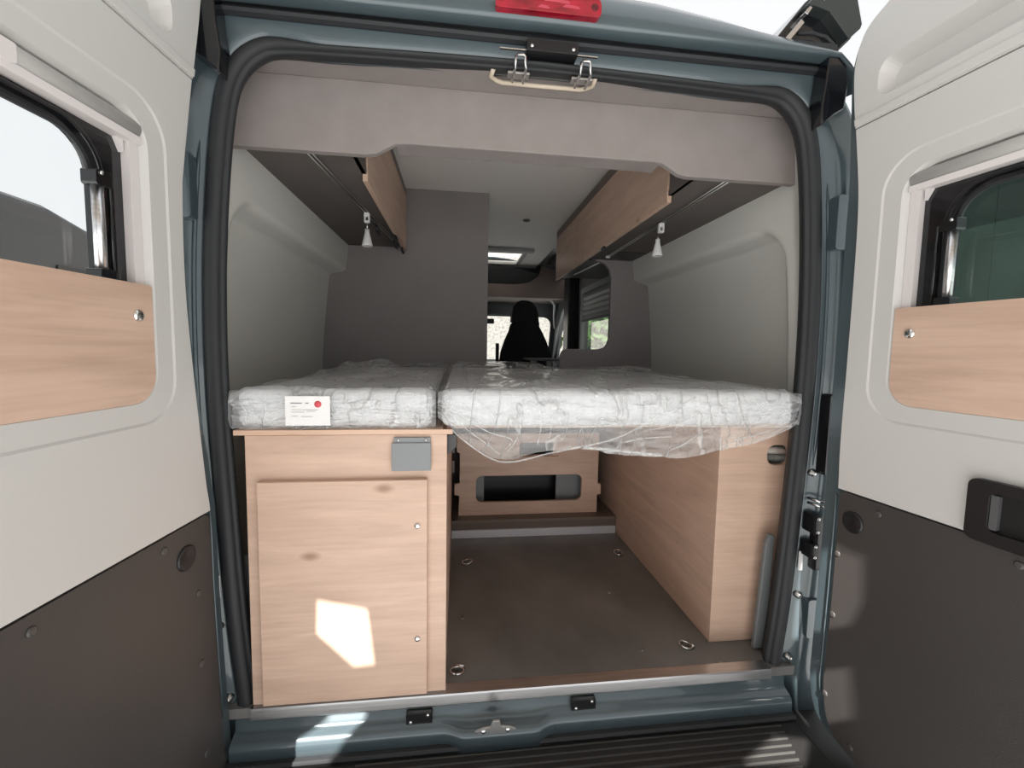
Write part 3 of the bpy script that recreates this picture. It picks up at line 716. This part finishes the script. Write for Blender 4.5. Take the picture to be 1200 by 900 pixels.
for k, (x, y) in enumerate(((0.387, 0.409), (0.381, 0.081), (-0.19, 0.30), (0.60, 0.0), (0.10, -0.015), (0.50, -0.012))):
    if k > 3: continue
    s_ = lathe('floor_screw', [(0.006, 0), (0.006, 0.0012), (0.002, 0.002)], (x, y, 0), (0, 0, 1), STEEL, None, 12)
    tag(s_, ['steel screw head in the middle of the load floor', 'steel screw head near the rear edge of the load floor', 'steel screw head by the side of the storage cabinet', 'steel screw head near the foot of the wheel cabinet'][k], 'screw', 'screw heads in the load floor')

# bed boards
o = empty('bed_board', 'oak bed board under the labelled mattress', 'bed board', (-0.49, 0.6, 0.73))
box('board', -0.765, -0.252, -0.036, 1.39, 0.7285, 0.742, OAK, o, 0.001)
box('edge_strip', -0.765, -0.225, -0.0385, -0.0362, 0.7292, 0.7415, wood('pale oak edge', (0.74, 0.52, 0.39), (0.62, 0.42, 0.30)), o)
o = box('bed_board', -0.224, 0.84, 0.010, 1.39, 0.7365, 0.742, OAK, None, 0.001)
tag(o, 'thin oak bed board under the wide mattress', 'bed board')

# mattresses in plastic film
def mattress(name, x0, x1, label, hem, seed, zt):
    t = empty(name, label, 'mattress', ((x0 + x1) / 2, 0.65, 0.743), 'foil wrapped mattresses on the bed')
    def rb(i, j): pass
    v0, r = 0.743, 0.028
    # core as a rounded block: profile round X-Z swept along Y with rounded ends
    core = box('core', x0 + 0.008, x1 - 0.008, -0.018, 1.375, v0, zt, MATT, t, 0.022, 4)
    # film: from the back over the top, round the front edge, down to the hem
    NU, NV = 150, 84
    def fn(i, j):
        x = x0 + (x1 - x0) * i
        edge = min(x - x0, x1 - x) / 0.03
        ex = min(1, max(0, edge))
        xx = x0 - 0.002 + (x1 - x0 + 0.004) * i
        hz = lerp(hem, x)
        n1 = vnoise(x * 9 + seed, j * 13 + seed) - 0.5
        n2 = vnoise(x * 31 + seed * 2, j * 40) - 0.5
        n3 = vnoise(x * 70 + j * 30 + seed, j * 18 - x * 20) - 0.5
        if j < 0.45:
            k = j / 0.45
            y = 1.372 - (1.372 + 0.005) * k
            side = 1 - ex
            z = zt + 0.008 + 0.012 * max(n1, -0.2) * 2 * sm(0.0, 0.2, k) + 0.005 * n2 - side * 0.022
            # loose folds standing up near the ends of the wrap
            z += 0.055 * (vnoise(x * 5 + seed * 3, y * 4) ** 2) * sm(0.25, 0.8, 1 - k)
            return (xx, y, z)
        if j < 0.55:
            k = (j - 0.45) / 0.10
            a = k * math.pi / 2
            return (xx, 0.004 - 0.034 * math.sin(a) - 0.006 * n1 - 0.003 * n2, zt + 0.008 - 0.030 * (1 - math.cos(a)) + 0.006 * n1 + 0.004 * n2 - (1 - ex) * 0.012)
        k = (j - 0.55) / 0.45
        ztop = zt - 0.022
        z = ztop + (hz - ztop) * k
        below = max(0, 0.745 - z)
        y = -0.030 - 0.012 * (n1 + 0.2) - 0.009 * n2 - 0.006 * n3 - 0.10 * below + (1 - ex) * 0.014
        y += 0.018 * math.sin(x * 23 + z * 30) * below * 8
        return (xx, y, z + 0.004 * n2)
    fo = grid('plastic_wrap', NU, NV, fn, FILM, t)
    fo['label'] = 'clear crinkled plastic film'
    # closed ends of the film
    for xe, s in ((x0, -1), (x1, 1)):
        def en(i, j, xe=xe, s=s):
            y = -0.020 + 1.39 * i
            z = 0.746 + (zt - 0.746 - 0.004) * j
            inner = (s > 0) == (x0 < -0.5)
            return (xe + s * (0.001 if inner else 0.006 + 0.004 * math.sin(math.pi * j)) + s * 0.004 * (vnoise(y * 30, z * 60 + seed) - 0.5) * (0 if (s > 0) == (x0 < -0.5) else 1), y, z)
        grid('wrap_end', 50, 8, en, FILM, t)
    return t
hemL = [(-0.80, 0.744), (-0.25, 0.746)]
mL = mattress('mattress', -0.775, -0.272, 'narrow film wrapped mattress with a white label on its front', hemL, 3.0, 0.842)
hemR = [(-0.27, 0.775), (-0.225, 0.742), (-0.192, 0.713), (-0.123, 0.668), (-0.066, 0.660), (0.028, 0.680), (0.148, 0.691), (0.20, 0.672), (0.259, 0.664), (0.398, 0.659), (0.553, 0.677), (0.697, 0.713), (0.767, 0.742), (0.79, 0.748)]
mR = mattress('mattress', -0.263, 0.782, 'wide film wrapped mattress with loose plastic hanging over its front edge', hemR, 11.0, 0.842)
# hanging seams of the loose film
def seam(pts, r=0.0022):
    p = catmull([(a, b) for a, b in pts], 6)
    tube('film_seam', [(a, -0.052 - 0.10 * max(0, 0.745 - b) * 1.6, b) for a, b in p], r, FILM, mR, 6)
seam([(-0.225, 0.742), (-0.192, 0.713), (-0.123, 0.668), (-0.066, 0.660), (0.028, 0.680), (0.10, 0.694), (0.22, 0.72), (0.36, 0.79), (0.44, 0.83)])
seam([(0.12, 0.694), (0.20, 0.688), (0.30, 0.676), (0.345, 0.672)], 0.004)
seam([(-0.07, 0.752), (0.10, 0.748), (0.30, 0.757), (0.50, 0.748), (0.74, 0.747)], 0.0018)
def fold(par, pts, r=0.0016):
    p = catmull(pts, 6); n = len(p)
    tube('film_fold', [(a, -0.0425 - 0.10 * max(0, 0.745 - b), b) for a, b in p], [r * (0.25 + math.sin(math.pi * (i + 0.5) / n)) for i in range(n)], FILM, par, 6)
for pts in ([(-0.245, 0.815), (-0.20, 0.775), (-0.13, 0.735), (-0.07, 0.715), (-0.09, 0.685)], [(-0.235, 0.80), (-0.19, 0.745), (-0.13, 0.70), (-0.10, 0.675)], [(-0.10, 0.83), (-0.06, 0.79), (-0.045, 0.75), (-0.06, 0.71), (-0.085, 0.68)],
            [(-0.02, 0.835), (0.005, 0.80), (0.01, 0.75), (0.0, 0.70)], [(0.015, 0.836), (0.035, 0.80), (0.04, 0.76), (0.03, 0.71)], [(0.06, 0.83), (0.055, 0.78), (0.07, 0.74)], [(-0.16, 0.82), (-0.12, 0.78), (-0.105, 0.74)],
            [(0.46, 0.80), (0.43, 0.77), (0.38, 0.75), (0.30, 0.735)], [(0.50, 0.81), (0.56, 0.79), (0.60, 0.76)], [(0.62, 0.83), (0.65, 0.79), (0.64, 0.76)], [(0.70, 0.825), (0.72, 0.79), (0.70, 0.77), (0.74, 0.76)],
            [(0.22, 0.70), (0.30, 0.715), (0.40, 0.72)], [(0.36, 0.675), (0.42, 0.70), (0.47, 0.735)], [(0.52, 0.69), (0.60, 0.715), (0.68, 0.735)]):
    fold(mR, pts)
for pts in ([(-0.40, 0.832), (-0.34, 0.838), (-0.30, 0.82), (-0.288, 0.79), (-0.30, 0.765), (-0.335, 0.77), (-0.35, 0.79), (-0.33, 0.80)], [(-0.70, 0.825), (-0.685, 0.80), (-0.69, 0.77)], [(-0.745, 0.81), (-0.73, 0.785), (-0.735, 0.76)], [(-0.46, 0.82), (-0.45, 0.79), (-0.46, 0.76)]):
    fold(mL, pts)
# label card on the front of the narrow mattress
lab = prism('mattress_label', rr(-0.638, -0.531, 0.755, 0.829, 0.001, 1), [], XZ, -0.0475, -0.0465, CARD, mL)
lab['label'] = 'white paper label with red round mark'
dot = lathe('red_dot', [(0.0085, 0), (0.0085, 0.0006), (0.0005, 0.0006)], (-0.560, -0.0476, 0.809), (0, -1, 0), REDINK, lab, 20)
for xa, xb, z in ((-0.625, -0.598, 0.8115), (-0.590, -0.582, 0.8115), (-0.623, -0.612, 0.803), (-0.623, -0.560, 0.795), (-0.623, -0.592, 0.789), (-0.587, -0.566, 0.791), (-0.622, -0.608, 0.779), (-0.600, -0.572, 0.778)):
    h = 0.0024 if z > 0.81 else 0.0009
    box('print_line', xa, xb, -0.0481, -0.0474, z - h / 2, z + h / 2, INK, lab)

# ================================================================== OVERHEAD LOCKERS
def locker(name, label, s, xf, y0, y1, z0, z1, doors):
    t = empty(name, label, 'cabinet', (s * (xf + 0.15), (y0 + y1) / 2, z0 + 0.02), 'oak overhead lockers')
    xa, xb = s * (xf + 0.004), s * 0.86
    prism('shelf', [(xa, 0.127), (xb, 0.127), (s * 0.90, 1.40), (xa, 1.40)], [], XY, z0 + 0.022, z0 + 0.040, SOFFIT, t)
    if y1 > 1.5:
        prism('shelf', [(xa, 1.43), (s * 0.90, 1.43), (s * 0.90, y1), (xa, y1)], [], XY, z0 + 0.022, z0 + 0.040, BLACK, t)
    box('filler', min(s * (xf + 0.005), s * (xf + 0.018)), max(s * (xf + 0.005), s * (xf + 0.018)), 0.128, y0 - 0.001, z0 + 0.022, z1, SOFFIT, t)
    box('end_panel', min(xa, xb), max(xa, xb), y1 - 0.016, y1, z0 + 0.04, z1, SOFFIT, t)
    box('top_rail', min(s * (xf + 0.002), s * (xf + 0.02)), max(s * (xf + 0.002), s * (xf + 0.02)), y0, y1, z1 + 0.004, z1 + 0.05, BROWN, t)
    for (a, b) in doors:
        d = prism('door', [(a + 0.003, z0), (b - 0.003, z0), (b - 0.003, z1), (a + 0.003, z1)], [], lambda p, q, u: (u, p, q), s * xf, s * (xf + 0.017), OAK, t, 0.0015)
    return t
lk1 = locker('overhead_locker', 'oak fronted overhead locker beside the tall partition', -1, 0.512, 0.345, 1.398, 1.497, 1.80, [(0.345, 1.398)])
lk2 = locker('overhead_locker', 'long oak overhead locker with two doors above the wide mattress', 1, 0.510, 0.315, 2.10, 1.478, 1.785, [(0.315, 1.36), (1.36, 2.10)])
# black catches hanging under the left locker
def catch(parent, x, y, z):
    p = catmull([(0, 0), (0.012, -0.003), (0.020, -0.014), (0.024, -0.030), (0.034, -0.040)], 4)
    o = tube('catch', [(x + a * 0.5, y + a * 1.9, z + b * 1.0) for a, b in p], [0.0045] * 4 + [0.0075] * (len(p) - 4), BLACK, parent, 8)
catch(lk1, -0.600, 0.90, 1.519); catch(lk1, -0.530, 1.02, 1.500); catch(lk1, -0.560, 1.18, 1.519); catch(lk1, -0.535, 1.26, 1.512)
prism('hinge_patch', rr(0.64, 0.82, 1.18, 1.39, 0.02, 3), [], XY, 1.4965, 1.500, BLACK, lk2)
box('catch', 0.505, 0.516, 0.98, 1.02, 1.466, 1.479, BLACK, lk2, 0.002)
# lighting rails and hanging spot lamps
def rail(a, b, label):
    t = empty('light_rail', label, 'light rail', a, 'light rails under the lockers')
    A, B = Vector(a), Vector(b); d = (B - A).normalized(); s = d.cross(Vector((0, 0, 1))) * 0.007
    for k in (-1, 1): tube('rod', [A + s * k, B + s * k], 0.0022, STEEL, t, 6)
    for p in (B - d * 0.01,):
        box('end_clip', p.x - 0.011, p.x + 0.011, p.y - 0.008, p.y + 0.008, p.z - 0.006, p.z + 0.0075, WHITEPL, t, 0.002)
def lamp(p, label, tilt):
    t = empty('spot_lamp', label, 'lamp', p, 'white hanging spot lamps')
    x, y, z = p
    sl = prism('slider', rr(x - 0.011, x + 0.011, z - 0.042, z - 0.002, 0.004, 3), [rr(x - 0.006, x + 0.006, z - 0.034, z - 0.018, 0.003, 3)], XZ, y - 0.008, y + 0.008, WHITEPL, t, 0.002)
    tube('stem', [(x, y, z - 0.040), (x + tilt, y, z - 0.052), (x + tilt, y, z - 0.072)], 0.0024, CHROME, t, 8)
    lathe('shade', [(0.009, 0), (0.0095, -0.014), (0.011, -0.020), (0.020, -0.058), (0.0225, -0.068), (0.020, -0.070), (0.016, -0.060)], (x + tilt, y, z - 0.068), (0, 0, 1), WHITEPL, t, 20)
    lathe('bulb', [(0.016, 0), (0.015, 0.004)], (x + tilt, y, z - 0.132), (0, 0, 1), mat('bulb glass', (0.5, 0.5, 0.48), 0.1), t, 16)
rail((-0.648, 0.135, 1.509), (-0.545, 1.27, 1.509), 'thin double light rail under the locker beside the tall partition')
rail((0.620, 0.135, 1.490), (0.632, 1.29, 1.490), 'thin double light rail under the two door locker')
lamp((-0.593, 0.735, 1.509), 'small white spot lamp hanging under the locker beside the tall partition', 0.0)
lamp((0.625, 0.600, 1.492), 'small white spot lamp hanging under the two door locker', -0.012)
dl = lathe('ceiling_spot', [(0.026, 0), (0.026, 0.006), (0.018, 0.008), (0.016, 0.003), (0.004, 0.002)], (0.245, 1.874, 1.845), (0, 0, -1), BLACK, None, 20)
tag(dl, 'small round black ceiling spot behind the partition', 'lamp')
o = tube('light_strip', [(0.64, 1.46, 1.492), (0.60, 1.90, 1.492)], 0.005, mat('light strip', (0.6, 0.6, 0.58), 0.3), None, 8)
tag(o, 'slim light strip under the far end of the two door locker', 'lamp')

# ================================================================== LIVING AREA AND CAB
# side wall with window beyond the partition
wy0, wy1, wz0, wz1 = 1.90, 2.62, 0.90, 1.40
o = prism('wall_right', [(1.43, 0.0), (2.86, 0.0), (2.86, 1.86), (1.43, 1.86)], [rr(wy0, wy1, wz0, wz1, 0.05, 5)], YZ, 0.90, 0.93, PARTIT)
tag(o, 'grey side wall round the window beyond the partition', 'wall', kind='structure')
win = empty('window_2', 'side window with half lowered pleated blind beyond the partition', 'window', (0.89, 2.26, 1.1), kind='structure')
prism('window_frame', rr(1.855, 2.665, 0.86, 1.50, 0.03, 4), [rr(wy0, wy1, wz0, 1.455, 0.03, 4)], YZ, 0.868, 0.902, CABLIGHT, win, 0.004)
for k in range(5):
    z = 1.43 - 0.042 * k
    v = [(0.885, wy0, z), (0.885, wy1, z), (0.872, wy0, z - 0.021), (0.872, wy1, z - 0.021), (0.885, wy0, z - 0.042), (0.885, wy1, z - 0.042)]
    bs = obj('blind_pleat', v, [(0, 1, 3, 2), (2, 3, 5, 4)], CABLIGHT, win)
box('blind_bar', 0.866, 0.890, wy0, wy1, 1.205, 1.222, CABGREY, win, 0.002)
obj('pane', [(0.915, wy0 - .03, wz0 - .03), (0.915, wy1 + .03, wz0 - .03), (0.915, wy1 + .03, wz1 + .03), (0.915, wy0 - .03, wz1 + .03)], [(0, 1, 2, 3)], glass_mat('side acrylic', (0.72, 0.8, 0.76), 0.6), win)
o = box('wall_left', -0.96, -0.93, 1.43, 4.2, 0.0, 1.86, PARTIT); tag(o, 'grey side wall hidden behind the tall partition', 'wall', kind='structure')
o = box('wall_right', 0.80, 0.93, 2.84, 3.02, 0.1, 1.7, BLACK, None, 0.01); tag(o, 'black door pillar between side window and cab', 'wall', kind='structure')
# cab shell
o = prism('wall_right', [(3.02, 0.0), (4.25, 0.0), (4.25, 1.7), (3.02, 1.7)], [[(3.12, 0.88), (3.95, 0.88), (3.85, 1.12), (3.62, 1.36), (3.45, 1.42), (3.14, 1.42)]], YZ, 0.955, 0.985, CABGREY)
tag(o, 'grey cab side wall with the front door window', 'wall', kind='structure')
cd = tube('trim_3', [(0.945, 3.10, 0.80), (0.945, 3.10, 1.40), (0.945, 3.16, 1.44), (0.945, 3.45, 1.44), (0.945, 3.63, 1.38), (0.945, 3.88, 1.12), (0.945, 4.0, 0.86)], 0.018, CABLIGHT)
tag(cd, 'pale grey arched trim round the cab door window', 'trim', kind='structure')
tag(tube('trim_4', [(0.60, 3.52, 1.54), (0.78, 3.60, 1.52), (0.86, 3.70, 1.46), (0.90, 3.9, 1.36), (0.945, 4.05, 1.22)], 0.016, CABLIGHT), 'pale grey grab rail trim at the top of the cab pillar', 'trim', kind='structure')
wind = empty('window_3', 'windscreen at the front of the cab, partly hidden by the seat', 'window', (0.05, 4.25, 1.1), kind='structure')
WF = lambda a, b, t: (a, 4.25 + t - 0.35 * (b - 0.8), b)
prism('window_frame', [(-0.98, 0.0), (0.985, 0.0), (0.985, 1.95), (-0.98, 1.95)], [rr(-0.80, 0.90, 0.70, 1.345, 0.10, 6)], WF, 0.0, 0.03, CABGREY, wind)
pn = [WF(a, b, 0.02) for a, b in ((-0.85, 0.65), (0.93, 0.65), (0.93, 1.40), (-0.85, 1.40))]
obj('pane', pn, [(0, 1, 2, 3)], CLEAR, wind)
o = box('ceiling', -0.95, 0.95, 3.46, 4.15, 1.50, 1.53, mat('brown cab headlining', (0.20, 0.165, 0.15), 0.9)); tag(o, 'brown headlining above the cab', 'ceiling', kind='structure')
o = prism('trim_5', [(-0.95, 1.50), (0.95, 1.50), (0.95, 1.86), (0.66, 1.86), (0.62, 1.73), (0.52, 1.66), (0.38, 1.635), (-0.95, 1.635)], [], XZ, 3.44, 3.47, mat('brown bulkhead', (0.20, 0.155, 0.14), 0.8)); tag(o, 'brown bulkhead panel above the cab seats', 'panel', kind='structure')
vis = prism('sun_visor', rr(0.05, 0.62, 1.36, 1.47, 0.02, 4), [], lambda a, b, t: (a, 4.0 + t - 0.3 * (b - 1.4), b), 0.0, 0.02, CABGREY, None, 0.004); tag(vis, 'grey sun visor above the windscreen', 'sun visor')
mir = box('rear_mirror', 0.02, 0.20, 4.0, 4.03, 1.25, 1.31, BLACK, None, 0.01); tag(mir, 'black rear view mirror at the edge of the partition', 'mirror')
das = prism('dashboard', [(4.22, 0.15), (4.22, 0.80), (4.05, 0.83), (3.8, 0.78), (3.72, 0.62), (3.85, 0.15)], [], YZ, -0.93, 0.95, CABGREY, None, 0.02); tag(das, 'dark grey dashboard under the windscreen', 'dashboard')
tag(box('phone_holder', 0.205, 0.245, 3.80, 3.83, 0.795, 1.02, BLACK, None, 0.006), 'dark slim holder standing on the dashboard', 'holder')
# swivel seat
st = empty('cab_seat', 'black high backed cab seat in front of the windscreen', 'seat', (0.40, 2.75, 0.1))
SH = [(0.150, 0.50), (0.150, 0.83), (0.165, 0.93), (0.200, 1.03), (0.240, 1.12), (0.262, 1.20), (0.265, 1.27), (0.278, 1.34), (0.310, 1.385), (0.350, 1.402), (0.410, 1.402), (0.455, 1.387), (0.490, 1.345), (0.510, 1.28), (0.512, 1.22), (0.520, 1.17), (0.555, 1.10), (0.590, 1.02), (0.622, 0.92), (0.640, 0.83), (0.640, 0.50)]
hd = [p for p in SH if p[1] > 1.15]
prism('backrest', [p for p in SH if p[1] < 1.24], [], lambda a, b, t: (a, t + 0.22 * (b - 0.5), b), 2.62, 2.74, SEATM, st, 0.03, 4)
prism('headrest', hd, [], lambda a, b, t: (a, t + 0.22 * (b - 0.5), b), 2.612, 2.748, SEATM, st, 0.025, 4)
prism('cushion', rr(0.16, 0.63, 2.72, 3.22, 0.06, 5), [], XY, 0.42, 0.55, SEATM, st, 0.03, 4)
prism('armrest', rr(2.66, 3.0, 0.72, 0.78, 0.025, 4), [], YZ, 0.645, 0.69, SEATM, st, 0.01)
box('base', 0.24, 0.55, 2.78, 3.12, 0.10, 0.42, CABGREY, st, 0.01)
tb = empty('side_table', 'narrow dark table edge just above the far side of the bed', 'table', (0.44, 2.05, 0.1))
box('table_top', 0.322, 0.60, 1.99, 2.45, 0.872, 0.886, CABGREY, tb, 0.003)
for xx in (0.345, 0.46): box('table_leg', xx - 0.02, xx + 0.02, 2.02, 2.06, 0.10, 0.872, CABLIGHT, tb, 0.004)

# ================================================================== OUTSIDE
g = obj('ground', [(-40, -40, -0.65), (40, -40, -0.65), (40, 40, -0.65), (-40, 40, -0.65)], [(0, 1, 2, 3)], GRAVEL); tag(g, 'pale gravel yard around the van', 'ground', kind='structure')
o = box('wall_yard', -9, 12, 12.0, 12.3, -0.65, 5.0, RENDERM); tag(o, 'pale pebble dashed yard wall seen through the windscreen', 'wall', kind='structure')
def tree(name, label, x, y, h, r, mt, n, seed):
    rnd = random.Random(seed)
    t = empty(name, label, 'tree', (x, y, -0.65), 'trees beside the van')
    tube('trunk', [(x, y, -0.65), (x + 0.05, y, -0.65 + h * 0.35), (x - 0.03, y + 0.04, -0.65 + h * 0.8)], [0.12, 0.10, 0.04], BARK, t, 10)
    v = []; f = []
    for k in range(n):
        a, b = rnd.uniform(0, 2 * math.pi), math.acos(rnd.uniform(-1, 1)); q = r * rnd.uniform(0.35, 1.0) * (0.8 + 0.3 * math.sin(3 * a + b * 4))
        c = Vector((x + q * math.sin(b) * math.cos(a), y + q * math.sin(b) * math.sin(a), -0.65 + h * 0.62 + q * 1.15 * math.cos(b)))
        d = Vector((rnd.uniform(-1, 1), rnd.uniform(-1, 1), rnd.uniform(-1, 1))).normalized(); e = d.orthogonal().normalized(); s = rnd.uniform(0.07, 0.16)
        i = len(v); v += [c - d * s, c + e * s * 0.5, c + d * s, c - e * s * 0.5]; f.append((i, i + 1, i + 2, i + 3))
    me = bpy.data.meshes.new('foliage'); me.from_pydata([tuple(p - Vector((x, y, -0.65))) for p in v], [], f); me.materials.append(mt)
    fo = bpy.data.objects.new('foliage', me); COL.objects.link(fo); fo.parent = t; fo['kind'] = 'stuff'
    return t
sd2 = empty('garden_shed', 'dark green shed seen through the window of the door with the handle', 'shed', (6.0, 2.6, -0.65))
SHED = mat('dark green boards', (0.030, 0.050, 0.042), 0.6, 0, 0, ((2, 2, 2), 0.25))
for k in range(16): box('board', 4.995, 5.02, -1.0 + 0.4 * k, -1.0 + 0.4 * k + 0.397, -0.62, 2.9, SHED, sd2, 0.001)
box('wall', 5.02, 7.0, -1.0, 5.4, -0.65, 2.9, SHED, sd2)
prism('roof', [(4.8, 2.9), (7.2, 2.9), (6.0, 3.7)], [], XZ, -1.2, 5.6, CARM, sd2)
tree('leafy_tree', 'light green tree seen through the side window with the blind', 3.3, 8.2, 3.6, 1.6, LEAF, 4200, 3)
# parked van beyond the left door window
pv = empty('parked_van', 'dark parked van seen through the bright rear door window', 'van', (-4.6, 3.6, -0.65))
vp = [(1.2, -0.3), (5.8, -0.3), (5.8, 1.1), (5.3, 1.65), (4.5, 2.2), (3.9, 2.34), (1.4, 2.36), (1.2, 2.1)]
prism('body', vp, [], YZ, -6.2, -4.4, CARM, pv, 0.08, 3)
prism('side_window', [(4.0, 1.1), (5.2, 1.1), (4.9, 1.45), (4.45, 1.75), (4.0, 1.75)], [], YZ, -4.42, -4.385, GLOSSBLACK, pv)
for yy in (2.0, 5.0): lathe('wheel', [(0.33, 0), (0.35, 0.03), (0.35, 0.18), (0.33, 0.21), (0.2, 0.2), (0.06, 0.19)], (-4.55, yy, -0.3), (1, 0, 0), RUBBER, pv, 24)
# unseen roof added behind the viewpoint, its gaps cut to cast the sun patches
def poly(*p): return list(p)
holes = [poly((-1.378, -2.629), (-1.418, -2.744), (-1.357, -2.84), (-1.301, -2.837), (-1.265, -2.659)),
         poly((-1.460, -2.945), (-1.69, -3.11), (-1.49, -3.11), (-1.350, -2.945)),
         poly((0.030, -2.572), (-0.066, -2.838), (-0.030, -2.868), (0.000, -2.808), (0.040, -2.666)),
         poly((-0.096, -2.943), (-0.134, -3.131), (-0.098, -3.125), (-0.055, -2.953)),
         poly((-0.251, -3.125), (-0.452, -3.22), (-0.238, -3.242), (-0.146, -3.15))]
sh = empty('sun_mask', 'unseen roof added behind the van, with gaps cut for the sun patches', 'roof', (0, -3, -0.65))
prism('gap_sheet', [(-4.6, -4.2), (3.2, -4.2), (3.2, -0.7), (-4.6, -0.7)], holes, XY, 2.90, 2.93, SUNMASK, sh)
for x in (-4.5, 3.1): box('post', x - 0.05, x + 0.05, -4.15, -4.05, -0.65, 2.90, SUNMASK, sh, 0.005)
